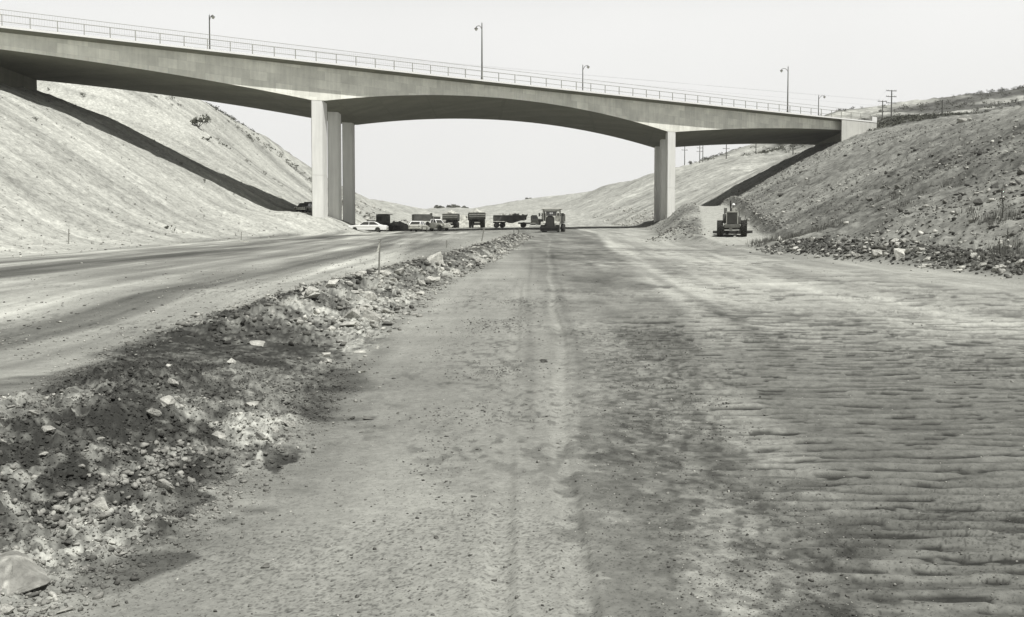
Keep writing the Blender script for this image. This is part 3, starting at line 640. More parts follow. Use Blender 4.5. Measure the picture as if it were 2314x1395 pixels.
def loc_tone(x, y, lo=.55, hi=1.75):
    dz_ = fine_h(x, y); return np.clip(tone_at(x, y, dz_)*rng.uniform(lo, hi, len(x)), .05, .5)
def rock_field(name, x, y, size, tone, flat=(.5, 1.0), sink=.25, z=None):
    if z is None: z = Hv(x, y)
    V, Fc, Tn = [], [], []; off = 0; n = len(x)
    ang = rng.uniform(0, 6.283, n); fl = rng.uniform(flat[0], flat[1], n); el = rng.uniform(.6, 1.0, n); ki = rng.integers(0, len(POOL), n); ti = rng.uniform(-.4, .4, n)
    for i in range(n):
        pv, pf_ = POOL[ki[i]]; s = size[i]; c, q = math.cos(ang[i]), math.sin(ang[i])
        vx = pv[:, 0]*s; vy = pv[:, 1]*s*el[i]; vz = pv[:, 2]*s*fl[i]+vx*ti[i]*.5
        V.append(np.stack([x[i]+vx*c-vy*q, y[i]+vx*q+vy*c, z[i]+vz+s*fl[i]*(.3-sink*.6)], -1)); Fc.append(pf_+off); Tn.append(np.full(len(pv), tone[i])); off += len(pv)
    V = np.concatenate(V).astype(np.float32); Fc = np.concatenate(Fc).astype(np.int32); Tn = np.concatenate(Tn).astype(np.float32)
    me = bpy.data.meshes.new(name); me.vertices.add(len(V)); me.vertices.foreach_set('co', V.ravel()); nf = len(Fc)
    me.loops.add(nf*3); me.loops.foreach_set('vertex_index', Fc.ravel()); me.polygons.add(nf)
    me.polygons.foreach_set('loop_start', np.arange(0, nf*3, 3, dtype=np.int32)); me.polygons.foreach_set('loop_total', np.full(nf, 3, np.int32)); me.update(calc_edges=True)
    a = me.attributes.new('tone', 'FLOAT', 'POINT'); a.data.foreach_set('value', Tn); me.materials.append(M_rock)
    o = bpy.data.objects.new(name, me); col.objects.link(o); return o
def powr(n, a, b, k=2.2): 
    u_ = rng.uniform(0, 1, n); return (a**(1-k)+u_*(b**(1-k)-a**(1-k)))**(1/(1-k))
def stuff(o, label): return tag(o, label, 'gravel', kind='stuff')
# gravel along the bank
def bank_pts(n, y0, y1, spread=.45):
    y = np.exp(rng.uniform(math.log(y0), math.log(y1), n)); t, f = bank_t(y), bank_f(y)
    x = t-.7+(f-t+.9)*rng.uniform(0, 1, n)+rng.normal(0, spread*.4, n)
    k = rng.uniform(0, 1, n) > cross_mask(x, y)*.85
    return x[k], y[k]
x, y = bank_pts(60000, 3.6, 16)
stuff(rock_field('gravel', x, y, powr(len(x), .012, .08, 2.9), loc_tone(x, y)), 'crumbled pale rock and clods covering the near rubble bank')
x, y = bank_pts(8000, 15, 118)
stuff(rock_field('gravel', x, y, powr(len(x), .05, .3, 2.6)*(.6+y/90), loc_tone(x, y, .6, 1.9)), 'broken rock strewn along the far rubble bank between the lanes')
# cobbles at the foot of the bank
n = 330; y = rng.uniform(6.9, 9.4, n); x = -3.05+(y-7)*.12+rng.normal(0, .17, n)
stuff(rock_field('cobbles', x, y, powr(n, .045, .13, 2.0), rng.uniform(.17, .33, n), (.7, 1)), 'rounded pale cobbles heaped at the foot of the bank')
# clods on the road
n = 10000; y = np.exp(rng.uniform(math.log(4.6), math.log(42), n)); x = rng.uniform(-1, 1, n)*(.5*y+1)
k = (x > bank_f(y)-.3) & (x < toeR(y)-.3) & (fbm(x*.6, y*.4, 3, 110) > -.1+.35*(x > 2.5)); x, y = x[k], y[k]
stuff(rock_field('clods', x, y, powr(len(x), .010, .05, 2.8)*(.7+y/30), rng.uniform(.07, .22, len(x)), (.4, .9)), 'small dark clods and pebbles scattered over the road')
n = 16000; y = np.exp(rng.uniform(math.log(4.6), math.log(20), n)); x = ip(y, [4, 9, 15, 22], [1.3, 1.7, 1.9, 2.4])+rng.normal(0, .55, n)
k = fbm(x*1.6, y*1.2, 3, 310) > rng.uniform(-.4, .25, n); x, y = x[k], y[k]
stuff(rock_field('clods', x, y, powr(len(x), .007, .035, 2.9)*(.75+y/30), np.where(rng.uniform(0, 1, len(x)) < .07, .4, rng.uniform(.05, .16, len(x))), (.4, .9)), 'fine dark crumbs along the dark strip right of the centre tracks')
n = 9000; y = np.exp(rng.uniform(math.log(7), math.log(28), n)); x = -.45+rng.normal(0, .5, n)
k = fbm(x*1.1, y*.5, 3, 311) > rng.uniform(-.2, .4, n); x, y = x[k], y[k]
stuff(rock_field('clods', x, y, powr(len(x), .010, .045, 2.8)*(.7+y/30), rng.uniform(.07, .2, len(x)), (.4, .9)), 'loose dark crumbs beside the pale centre tracks')
n = 1500; y = np.exp(rng.uniform(math.log(4.6), math.log(25), n)); x = rng.uniform(-1, 1, n)*(.5*y+1)
k = (x > bank_f(y)-.3) & (x < toeR(y)-.3); x, y = x[k], y[k]
stuff(rock_field('pebbles', x, y, powr(len(x), .008, .025, 2.8)*(.7+y/30), rng.uniform(.35, .5, len(x)), (.4, .9)), 'tiny pale pebbles scattered over the road')
n = 2600; y = np.exp(rng.uniform(math.log(14), math.log(90), n)); x = bank_t(y)-rng.exponential(3, n)
k = (x > -26); x, y = x[k], y[k]
stuff(rock_field('clods', x, y, powr(len(x), .03, .12, 2.8), rng.uniform(.08, .4, len(x)), (.4, .9)), 'small stones scattered over the left haul road')
# right slope
n = 22000; y = np.exp(rng.uniform(math.log(34), math.log(228), n)); tr = toeR(y); xr = ip(y, YS, SX[:, 11]); lo = np.where(y < 76, tr+.3, xr+.6)
x = lo+rng.uniform(0, 1, n)*(ip(y, YS, SX[:, 13])-lo+6)
k = fbm(x*.13, y*.10, 3, 303) > rng.uniform(-.35, .25, n); x, y = x[k], y[k]
stuff(rock_field('slope_rocks', x, y, powr(len(x), .10, .6, 3.2), np.where(rng.uniform(0, 1, len(x)) < .25, rng.uniform(.28, .5, len(x)), rng.uniform(.04, .16, len(x)))), 'dark and pale rocks strewn over the right hand slope')
n = 1700; y = np.exp(rng.uniform(math.log(34), math.log(65), n)); x = toeR(y)+rng.normal(.7, .55, n)
stuff(rock_field('berm_rocks', x, y, powr(n, .10, .45, 2.4), np.where(rng.uniform(0, 1, n) < .2, rng.uniform(.26, .45, n), rng.uniform(.05, .16, n))), 'broken rocks and earth along the toe of the right slope')
n = 500; x = rng.normal(14.6, 1.1, n); y = rng.normal(95, 2.0, n)
stuff(rock_field('dirt_pile_rocks', x, y, powr(n, .1, .4, 2.4), rng.uniform(.05, .4, n)), 'broken rocks in the small pile beside the ramp mouth')
n = 900; y = rng.uniform(84, 170, n); x = ip(y, YS, SX[:, 11])+rng.normal(1.1, .5, n)
stuff(rock_field('berm_rocks', x, y, powr(n, .12, .5, 2.4), rng.uniform(.05, .35, n)), 'dark clods in the windrow on the uphill side of the ramp')
n = 900; y = rng.uniform(88, 192, n); a, b = toeR(y), ip(y, YS, SX[:, 10]); x = a+(b-a)*rng.uniform(-.05, 1, n)
stuff(rock_field('berm_rocks', x, y, powr(n, .12, .4, 2.6), rng.uniform(.07, .4, n)), 'stones on the spoil bank between the road and the ramp')
# left slope
n = 3600; y = np.exp(rng.uniform(math.log(56), math.log(225), n)); x = toeL(y)-rng.uniform(-1.5, 45, n)
stuff(rock_field('slope_rocks', x, y, powr(len(x), .09, .4, 3.2), np.where(rng.uniform(0, 1, len(x)) < .45, rng.uniform(.4, .55, len(x)), rng.uniform(.10, .25, len(x)))), 'small stones scattered over the pale left slope')
# far rubble behind the trucks
n = 1500; y = rng.uniform(236, 330, n); x = rng.uniform(-44, -6, n); k = (x < -6-(y-236)*.1); x, y = x[k], y[k]; n = len(x)
stuff(rock_field('far_rubble', x, y, powr(n, .4, 1.7, 2.4), np.where(rng.uniform(0, 1, n) < .7, rng.uniform(.34, .52, n), rng.uniform(.06, .2, n)), z=base_h(x, y)), 'pale blocks of broken rock at the foot of the far cut')
n = 700; y = rng.uniform(236, 380, n); x = ip(y, YS, SX[:, 8])+rng.uniform(-2, 9, n)
stuff(rock_field('far_rubble', x, y, powr(n, .3, 1.2, 2.4), rng.uniform(.25, .5, n), z=base_h(x, y)), 'line of pale rocks along the foot of the far right slope')
# ---- boulders: one by one
BT = {}
def boulder(u, v, wpx, hpx, tone, label, seed, group=None, rz=0, tilt=0, name='boulder'):
    p = hit(u, v); d = p.y; s = wpx*d/F; h = hpx*d/F
    bm = hull(8+seed % 3, seed, sub=2, flat=1, jit=.07)
    zs = [q.co.z for q in bm.verts]; xs = [q.co.x for q in bm.verts]
    kx = s/(max(xs)-min(xs)); kz = h/(max(zs)-min(zs))*1.2
    rm = Matrix.Rotation(tilt, 3, 'Y')
    for q in bm.verts: q.co = Vector((q.co.x*kx, q.co.y*kx*.8, q.co.z*kz)); q.co = rm @ q.co
    me = bpy.data.meshes.new(name); bm.to_mesh(me); bm.free(); me.materials.append(M_rock)
    a = me.attributes.new('tone', 'FLOAT', 'POINT'); a.data.foreach_set('value', [tone]*len(me.vertices))
    o = bpy.data.objects.new(name, me); col.objects.link(o); o.location = (p.x, p.y+s*.25, p.z+h*.25); o.rotation_euler = (0, 0, rz)
    tag(o, label, 'boulder', group); return o
for a in [
 (222, 1157, 44, 30, .46, 'white topped block at the foot of the bank above the cobbles\' lower end', 502, None, .3, .2),
 (570, 925, 34, 17, .38, 'pale flat topped block on the bank, beside the track that crosses it', 503, None, 0, .25),
 (490, 990, 40, 20, .36, 'pale squared block with dark spots low on the bank', 504, None, .1, 0),
 (590, 996, 34, 20, .2, 'grey wedge shaped rock at the right tip of the near bank', 505, None, .2, -.1),
 (372, 925, 36, 24, .38, 'pale rock sunk in light rubble near the middle of the near bank', 506),
 (72, 940, 26, 12, .34, 'low pale rock at the left edge of the bank top', 507),
 (148, 903, 28, 10, .3, 'flat slab rock lying on the bank crest near the left edge', 508, None, .4, .1),
 (380, 840, 24, 14, .44, 'lone pale stone on the dark smooth dirt above the near bank', 509),
 (142, 1375, 44, 14, .34, 'flat pale slab on the ground right of the corner boulder', 510),
 (985, 602, 52, 30, .44, 'largest pale slab standing on the middle of the long rubble bank', 511, None, 0, .5),
 (1005, 612, 30, 12, .10, 'dark plank-like slab leaning below the largest slab of the bank', 512, None, 0, .7),
 (580, 780, 44, 14, .38, 'long low pale rock on the dark dirt left of the rock trio', 513),
 (735, 805, 22, 12, .44, 'topmost pale stone of the small trio beside the centre track', 514),
 (740, 818, 22, 12, .36, 'middle stone of the small trio beside the centre track', 515, None, 0, -.3),
 (725, 824, 14, 9, .45, 'lowest and smallest stone of the trio beside the centre track', 516),
 (790, 742, 40, 14, .38, 'pale crumbling flat rock below the rubble bank\'s near end', 517),
 (812, 797, 30, 7, .42, 'flat white flagstone lying in the gap between the banks', 518),
 (852, 788, 12, 8, .42, 'small white stone at the right end of the flagstones', 519),
 (818, 840, 22, 6, .40, 'thin white flake lying flat on the track edge', 520),
 (2036, 588, 38, 34, .46, 'bright squared block standing in the toe berm of the right slope', 521, None, .5, .35),
 (1985, 582, 40, 24, .34, 'rounded grey boulder in the toe berm left of the bright block', 522),
 (1758, 548, 20, 13, .5, 'small white boulder at the corner where the ramp meets the slope', 523),
 (1925, 582, 32, 8, .34, 'low flat rock at the front of the toe berm', 524),
 (2250, 432, 22, 14, .07, 'dark triangular boulder high on the right slope', 525),
 (2208, 448, 34, 10, .36, 'pale flat boulder left of the dark pair on the right slope', 526),
 (2255, 447, 24, 9, .10, 'dark flat boulder below the triangular one', 527),
 (2300, 421, 20, 12, .10, 'dark boulder at the right edge of the photo on the slope', 528),
 (1765, 450, 14, 9, .09, 'dark rock low on the slope above the ramp windrow', 529),
 (2175, 277, 24, 12, .40, 'pale boulder on the skyline of the right slope', 530),
 (2262, 555, 14, 12, .45, 'white rock behind the dead sapling at the slope\'s foot', 531),
 (2168, 614, 26, 7, .45, 'white flake of rock in front of the toe berm near the right edge', 532),
 (597, 1278, 22, 12, .13, 'dark clod sitting alone on the pale road in the foreground', 533),
 (985, 1222, 13, 8, .10, 'small dark stone alone in the middle of the foreground', 534),
 (1072, 1127, 16, 7, .10, 'flat dark stone on the pale ground right of centre foreground', 535),
 (1228, 822, 20, 9, .10, 'dark clod between the two wheel tracks', 536),
 (827, 943, 26, 10, .12, 'dark lump at the end of a low ridge on the pale road', 537)]:
    boulder(*a)
bm = bmesh.new()
for u, v, yy in [(-60,1300,6.0),(-25,1258,6.15),(35,1242,6.3),(62,1253,6.2),(120,1308,6.1),(108,1322,5.95),(42,1338,5.85),(18,1352,5.8),(-40,1352,5.8),(30,1262,5.95),(-30,1262,6.6),(60,1262,6.65),(100,1310,6.5),(-50,1345,6.5)]: bm.verts.new(at_y(u, v, yy))
bmesh.ops.convex_hull(bm, input=bm.verts); bmesh.ops.bevel(bm, geom=list(bm.edges), offset=.006, segments=1, affect='EDGES'); bmesh.ops.triangulate(bm, faces=bm.faces); bmesh.ops.subdivide_edges(bm, edges=list(bm.edges), cuts=5, use_grid_fill=True)
cc = sum((q.co for q in bm.verts), Vector())/len(bm.verts)
for q in bm.verts: q.co -= cc; q.co += q.co.normalized()*float(fbm(np.array([q.co.x*16+q.co.z*7]), np.array([q.co.y*16+q.co.z*12]), 4, 77)[0])*.016+q.co.normalized()*float(fbm(np.array([q.co.x*45+q.co.y*20]), np.array([q.co.z*45]), 3, 79)[0])*.010
me = bpy.data.meshes.new('boulder'); bm.to_mesh(me); bm.free(); me.materials.append(M_rock); a = me.attributes.new('tone', 'FLOAT', 'POINT')
a.data.foreach_set('value', [.22+.5*max(0, float(fbm(np.array([q.co.x*16]), np.array([q.co.z*22+q.co.y*9]), 4, 78)[0])) for q in me.vertices])
o = bpy.data.objects.new('boulder', me); col.objects.link(o); o.location = cc; tag(o, 'big pale angular boulder in the bottom left corner of the photo', 'boulder')
# medium rocks: individuals, copies of a few shapes
def proto_rock(seed, tone):
    bm = hull(10+seed % 4, seed, sub=1, flat=.75, jit=.04); me = bpy.data.meshes.new('rock'); bm.to_mesh(me); bm.free(); me.materials.append(M_rock)
    a = me.attributes.new('tone', 'FLOAT', 'POINT'); a.data.foreach_set('value', [tone]*len(me.vertices)); return me
pale = [proto_rock(600+k, .36+.03*k) for k in range(4)]; dark = [proto_rock(620+k, .09+.03*k) for k in range(4)]
def scatter(n, fx, meshes, s0, s1, label, group):
    for k in range(n):
        x, y = fx(); s = random.uniform(s0, s1); o = bpy.data.objects.new('rock', meshes[k % len(meshes)]); col.objects.link(o)
        o.location = (x, y, H(x, y)+s*.12); o.scale = (s, s*random.uniform(.6, 1), s*random.uniform(.5, .9)); o.rotation_euler = (random.uniform(-.3, .3), random.uniform(-.3, .3), random.uniform(0, 6.3))
        tag(o, label, 'rock', group)
def fb(y0, y1):
    def f():
        y = math.exp(random.uniform(math.log(y0), math.log(y1))); t, f_ = float(bank_t(y)), float(bank_f(y)); return t+(f_-t)*random.random(), y
    return f
scatter(24, fb(5.5, 15), pale, .08, .2, 'loose pale rock lying in the near part of the rubble bank', 'rocks in the near rubble bank')
scatter(60, fb(20, 100), pale, .22, .55, 'loose pale rock lying in the long far part of the rubble bank', 'rocks in the far rubble bank')
def fr():
    y = random.uniform(45, 200); a = float(ip(y, YS, SX[:, 11]))+2; b = float(ip(y, YS, SX[:, 13])); return a+(b-a)*random.random(), y
scatter(90, fr, dark, .35, .8, 'dark rock half buried in the rough right slope', 'dark rocks on the right slope')
def ft():
    y = random.uniform(37, 64); return float(toeR(y))+random.gauss(.7, .5), y
scatter(40, ft, pale, .3, .65, 'pale rock in the berm along the toe of the right slope', 'pale rocks in the toe berm')
# ------------------------------------------------------------ plants
M_leaf = mat('dusty_leaves', .085, .9, noise=.35, scale=2, k=(.97, 1, .8)); M_twig = mat('dry_twigs', .10, .9, noise=.3)
def bush(name, p, w_, h, label, cat='shrub', n=260, group=None, leaf=None, stems=6, seed=0, m=None):
    rr = random.Random(seed+int(p.x*10)); o = empty(name, p); tag(o, label, cat, group)
    lf = leaf or w_*.07; bm = bmesh.new(); bl = [(rr.gauss(0, .25)*w_, rr.gauss(0, .25)*w_, rr.uniform(.25, .8)*h, rr.uniform(.16, .30)) for _ in range(7)]
    for _ in range(n):
        b = rr.choice(bl); q = Vector((rr.gauss(0, 1), rr.gauss(0, 1), rr.gauss(0, 1))).normalized()*rr.uniform(.3, 1)
        c = Vector((b[0]+q.x*b[3]*w_, b[1]+q.y*b[3]*w_, max(.02, b[2]+q.z*b[3]*h)))
        a = Vector((rr.gauss(0, 1), rr.gauss(0, 1), rr.gauss(0, 1))).normalized()*lf; d = a.orthogonal().normalized()*lf*.6
        bm.faces.new([bm.verts.new(c+a), bm.verts.new(c+d), bm.verts.new(c-a), bm.verts.new(c-d)])
    me = bpy.data.meshes.new('foliage'); bm.to_mesh(me); bm.free(); me.materials.append(m or M_leaf); f = bpy.data.objects.new('foliage', me); col.objects.link(f); f.parent = o
    mb = MB()
    for b in bl[:stems]: mb.cyl((0, 0, -.2), (b[0], b[1], b[2]), .03*w_, .012*w_, 5)
    mb.build('stem', M_twig, o); return o
for k, (u, v, wp, hp, lb) in enumerate([
    (447, 289, 34, 26, 'largest dark round bush on the upper left slope, seen beneath the bridge'),
    (467, 277, 17, 18, 'smaller dark bush just right of and above the largest slope bush'),
    (110, 208, 8, 9, 'tiny bush below the far corner of the left abutment'),
    (190, 226, 10, 9, 'small bush on the slope right of the left abutment'),
    (184, 218, 8, 6, 'small bush just above another, right of the left abutment'),
    (488, 252, 12, 10, 'small bush on the slope top close beneath the bridge soffit'),
    (380, 520, 14, 9, 'low dark weed clump near the foot of the left slope'),
    (394, 524, 8, 7, 'smaller weed clump right of the low one at the left slope foot'),
    (467, 322, 16, 9, 'sprawling low bush below the largest slope bush'),
    (80, 268, 12, 8, 'low brush clump on the near left slope'),
    (410, 376, 9, 9, 'small weed tuft at the lower edge of the bridge\'s shadow on the left slope'),
    (463, 415, 9, 9, 'small weed tuft lit just below the bridge\'s shadow on the left slope')]):
    p = hit(u, v); bush('shrub', p, wp*p.y/F*1.1, hp*p.y/F*1.1, lb, n=240 if wp > 12 else 90, seed=k)
for k, (u, v, wp, hp, lb) in enumerate([(992, 472, 18, 8, 'leftmost dark tree on the far ridge in the gap under the arch'), (1020, 472, 26, 11, 'broad dark tree in the middle of the far ridge group'), (1041, 473, 20, 7, 'low dark tree at the right of the far ridge group'), (1197, 452, 12, 5, 'little round bush on the far ridge line above the tractor truck')]):
    r = ray(u, v); t = 800/r.y; p = Vector((r.x*t, 800, ZC+r.z*t-.6))
    bush('tree', p, wp*800/F*1.2, hp*800/F*1.3, lb, 'tree', n=420, leaf=.8, seed=50+k)
for k, (u, v, wp, hp, yy, lb) in enumerate([(1562, 362, 14, 11, 452, 'dark bush on the pale knoll seen under the right span'), (1636, 360, 8, 6, 452, 'small bush left of the far hill foot under the right span')]):
    r = ray(u, v); t = yy/r.y; bush('shrub', Vector((r.x*t, yy, float(base_h(np.array([r.x*t]), np.array([float(yy)]))[0]))), wp*yy/F, hp*yy/F*1.2, lb, n=200, seed=70+k)
def sapling(u, v, hp, label, seed):
    p = hit(u, v); h = hp*p.y/F; rr = random.Random(seed); o = empty('sapling', p); tag(o, label, 'sapling')
    mb = MB(); pts = [(0, 0, -.1), (h*.03, 0, h*.35), (-h*.02, .02, h*.7), (h*.03, 0, h)]
    for a, b, r0, r1 in zip(pts[:-1], pts[1:], (.035, .026, .018), (.026, .018, .008)): mb.cyl(a, b, r0, r1, 6)
    mb.build('trunk', M_twig, o); mb = MB(); bm = bmesh.new()
    for _ in range(16):
        z = rr.uniform(.1, .75)*h; a = rr.uniform(0, 6.28); l = rr.uniform(.12, .3)*h*(1-z/h); q = Vector((math.cos(a)*l, math.sin(a)*l, z+l*.8)); mb.cyl((0, 0, z), q, .012, .005, 4)
        for _ in range(6):
            c = q+Vector((rr.gauss(0, .06), rr.gauss(0, .06), rr.gauss(0, .06)))*h*.6; s = .03*h
            bm.faces.new([bm.verts.new(c+Vector((rr.uniform(-s, s), rr.uniform(-s, s), rr.uniform(-s, s)))) for _ in range(3)])
    mb.build('branch', M_twig, o); me = bpy.data.meshes.new('leaves'); bm.to_mesh(me); bm.free(); me.materials.append(M_leaf); f = bpy.data.objects.new('leaves', me); col.objects.link(f); f.parent = o
sapling(2264, 500, 84, 'tallest dead sapling standing on the right slope below the dark boulders', 1)
sapling(2258, 582, 42, 'short dark sapling at the foot of the right slope beside a white rock', 2)
sapling(2277, 545, 28, 'small sapling between the tallest and the short one on the right slope', 3)
# dry weeds on the lower right slope and brush on the hill
def tufts(name, x, y, z, h, nb, m, label, wmul=.4, bl=.02):
    bm = bmesh.new()
    for i in range(len(x)):
        for _ in range(nb):
            a = random.uniform(0, 6.28); l = h[i]*random.uniform(.5, 1); dx, dy = math.cos(a)*l*wmul*random.random(), math.sin(a)*l*wmul*random.random(); b0 = (x[i]+random.gauss(0, .06)*h[i]*3, y[i]+random.gauss(0, .06)*h[i]*3, z[i]-.03); wv = bl*h[i]*1.2
            bm.faces.new([bm.verts.new(b0), bm.verts.new((b0[0]+wv, b0[1], b0[2])), bm.verts.new((b0[0]+dx+wv, b0[1]+dy, b0[2]+l))])
    me = bpy.data.meshes.new(name); bm.to_mesh(me); bm.free(); me.materials.append(m); o = bpy.data.objects.new(name, me); col.objects.link(o); tag(o, label, 'weeds', kind='stuff')
n = 1500; y = rng.uniform(36, 74, n); x = toeR(y)+np.abs(rng.normal(0, 5, n)); k = fbm(x*.3, y*.15, 3, 305) > -.05; x, y = x[k], y[k]
tufts('weeds', x, y, Hv(x, y), rng.uniform(.2, .65, len(x)), 9, M_twig, 'dry dark weeds along the bottom of the right slope', .5, .05)
n = 500; y = rng.uniform(70, 210, n); x = ip(y, YS, SX[:, 11])+2+np.abs(rng.normal(0, 14, n))
tufts('weeds', x, y, Hv(x, y), rng.uniform(.2, .5, len(x)), 7, M_twig, 'sparse weeds on the upper right slope', .6, .06)
n = 700; y = rng.uniform(60, 220, n); x = toeL(y)-rng.uniform(1, 44, n); k = fbm(x*.15, y*.1, 3, 306) > .0; x, y = x[k], y[k]
tufts('weeds', x, y, Hv(x, y), rng.uniform(.15, .4, len(x)), 7, M_twig, 'sparse weed tufts on the left slope', .6, .06)
def clumps(name, x, y, z, s, m, label, nl=26):
    n = len(x); c = np.repeat(np.stack([x, y, z], -1), nl, 0); ss_ = np.repeat(s, nl)[:, None]
    q = rng.normal(0, 1, (n*nl, 3)); q /= np.linalg.norm(q, axis=1)[:, None]; q[:, 2] = np.abs(q[:, 2])*.8; c = c+q*ss_*rng.uniform(.4, 1, (n*nl, 1))
    V = (c[:, None, :]+rng.normal(0, .16, (n*nl, 3, 3))*ss_[:, None, :]).reshape(-1, 3).astype(np.float32)
    me = bpy.data.meshes.new(name); me.vertices.add(len(V)); me.vertices.foreach_set('co', V.ravel()); nf = n*nl; me.loops.add(nf*3); me.loops.foreach_set('vertex_index', np.arange(nf*3, dtype=np.int32)); me.polygons.add(nf)
    me.polygons.foreach_set('loop_start', np.arange(0, nf*3, 3, dtype=np.int32)); me.polygons.foreach_set('loop_total', np.full(nf, 3, np.int32)); me.update(calc_edges=True); me.materials.append(m)
    o = bpy.data.objects.new(name, me); col.objects.link(o); tag(o, label, 'brush', kind='stuff')
n = 3600; y = rng.uniform(300, 640, n); x = rng.uniform(.17, .6, n)*y; k = (x > 84) & (fbm(x*.03, y*.03, 4, 214) > rng.uniform(-.35, .15, n)); x, y = x[k], y[k]
clumps('brush', x, y, base_h(x, y)+.3, rng.uniform(.5, 1.7, len(x)), M_leaf, 'dark chaparral covering the far hill on the right')
n = 1400; y = rng.uniform(205, 262, n); x = rng.uniform(71, 96, n)+(y-205)*.1; k = x > 72; x, y = x[k], y[k]
clumps('brush', x, y, np.where(y < 234, medium_h(x, y), base_h(x, y)), rng.uniform(.3, .9, len(x)), M_leaf, 'dark brush on the knoll behind the wing wall')
n = 260; y = rng.uniform(238, 330, n); x = ip(y, YS, SX[:, 2])+rng.normal(0, 1.0, n)
clumps('brush', x, y, base_h(x, y), rng.uniform(.25, .9, len(x)), M_leaf, 'thin line of brush along the crest of the far left cut')
n = 420; y = rng.uniform(196, 250, n); x = rng.uniform(-75, -36, n); k = fbm(x*.08, y*.08, 3, 307) > .12; x, y = x[k], y[k]
clumps('brush', x, y, np.where(y < 234, medium_h(x, y), base_h(x, y)), rng.uniform(.25, .8, len(x)), M_leaf, 'low brush dotted over the upper left cut')
# ------------------------------------------------------------ utility poles
M_wood = mat('weathered_wood', .10, .9, noise=.3, scale=8)
PT = {}
def upole(u, vb, yy, vt, arms, label, rz=.2):
    r = ray(u, vb); t = yy/r.y; zb = float(medium_h(np.array([r.x*t]), np.array([float(yy)]))[0]) if yy < 234 else float(base_h(np.array([r.x*t]), np.array([float(yy)]))[0])
    zt = ZC+ray(u, vt).z/ray(u, vt).y*yy; h = zt-zb; o = empty('utility_pole', (r.x*t, yy, zb), rz); tag(o, label, 'utility pole', 'utility poles beyond the bridge')
    MB().cyl((0, 0, -1.5), (0, 0, h), .20, .13, 10).build('pole', M_wood, o)
    for z in arms:
        a = MB().box((0, .14, h-z), (2.7, .12, .15)).build('crossarm', M_wood, o)
        m_ = MB()
        for x_ in (-1.25, -.8, .8, 1.25): m_.cyl((x_, .14, h-z+.07), (x_, .14, h-z+.28), .05, .035, 6)
        m_.build('insulator', M_pole, a)
    PT[u] = (Vector((r.x*t, yy, zt)), rz); return o
upole(2014, 270, 262, 204, (.15, 1.55, 3.1), 'tallest utility pole with three crossarms, right of the bridge\'s end wall')
upole(1994, 272, 285, 228, (.15, 1.7), 'shorter utility pole left of the tallest one above the wing wall')
upole(1547, 384, 452, 318, (2.0, 4.0), 'leftmost utility pole seen under the right span beside the columns')
upole(1581, 380, 455, 316, (3.5, 5.0), 'thin left pole of the close pair seen under the right span')
upole(1588, 380, 448, 314, (2.0, 9.0), 'right pole of the close pair seen under the right span')
upole(1641, 372, 400, 318, (3.0, 5.6), 'utility pole with two crossarms on the pale hill under the right span')
upole(1708, 366, 385, 315, (.4,), 'dark pole on the hillside below the middle of the right span')
upole(1792, 352, 330, 312, (.4,), 'pole nearest the right abutment seen just under the deck')
o = upole(2129, 268, 232, 226, (), 'slim pole with a small lamp on the slope crest far right'); MB().tube([(0, 0, o.children[0].bound_box[1][2]-.6), (-.8, 0, o.children[0].bound_box[1][2]-.3)], .04).box((-1.0, 0, o.children[0].bound_box[1][2]-.35), (.5, .2, .15)).build('lamp', M_pole, o)
for k, (dx, dz, vv) in enumerate(((-1.25, .1, 50), (1.25, .1, 57), (-1.2, -1.3, 66))):
    a = PT[2014][0]+Vector((dx, .1, dz)); b = PT[1994][0]+Vector((dx, .1, dz)); c = at_y(-60, vv-2, 215)
    mb = MB(); mb.tube([a, b], .009, 5)
    pts = [b.lerp(c, t/12)-Vector((0, 0, 0)) for t in range(13)]; mb.tube(pts, .009, 5)
    tag(mb.build('power_line', M_pole), ('uppermost', 'middle', 'lowest')[k]+' of the thin power lines running left from the utility poles over the bridge', 'power line')
# ------------------------------------------------------------ survey stakes
M_lath = mat('stake_wood', .2, .9, noise=.15, scale=20); M_flag = mat('flagging', .5, .7, noise=.08)
def stake(u, vb, vt, label, flag=False, th=.045, lean=.03):
    p = hit(u, vb); h = (vb-vt)*p.y/F; o = empty('survey_stake', p, .4); tag(o, label, 'survey stake')
    MB().box((lean*h*.5, 0, h/2-.1), (th, .022, h+.2), Matrix.Rotation(lean, 3, 'Y')).build('lath', M_lath if flag or vb > 530 else M_wood, o)
    if flag:
        bm = bmesh.new(); N_ = 6; v0 = [bm.verts.new((lean*h-.01-.004*k, -.02+.006*math.sin(k*2), h-.03-k*.05)) for k in range(N_)]; v1 = [bm.verts.new((lean*h-.02-.02*k, -.03-.01*k, h-.04-k*.055)) for k in range(N_)]
        for k in range(N_-1): bm.faces.new((v0[k], v0[k+1], v1[k+1], v1[k]))
        me = bpy.data.meshes.new('flag'); bm.to_mesh(me); bm.free(); me.materials.append(M_flag); f = bpy.data.objects.new('flag', me); col.objects.link(f); f.parent = o; f.modifiers.new('s', 'SOLIDIFY').thickness = .004
        MB().tube([(lean*h, 0, h-.02), (lean*h+.05, 0, h+.05), (lean*h-.04, 0, h+.07)], .008, 5).build('ribbon_knot', M_wood, o)
stake(856, 623, 543, 'tallest flagged wooden stake on the edge of the rubble bank', True)
stake(1009, 560, 543, 'thin dark stake on the left haul road behind the flagged one', th=.07)
stake(1088, 545, 516, 'pale leaning stake in front of the right dump truck', th=.09, lean=.2)
stake(1161, 530, 515, 'left one of the two small stakes at the far end of the rubble bank', th=.08)
stake(1172, 530, 515, 'right one of the two small stakes at the far end of the rubble bank', th=.08)
stake(155, 549, 515, 'dark stake at the foot of the left slope near the left edge', th=.07)
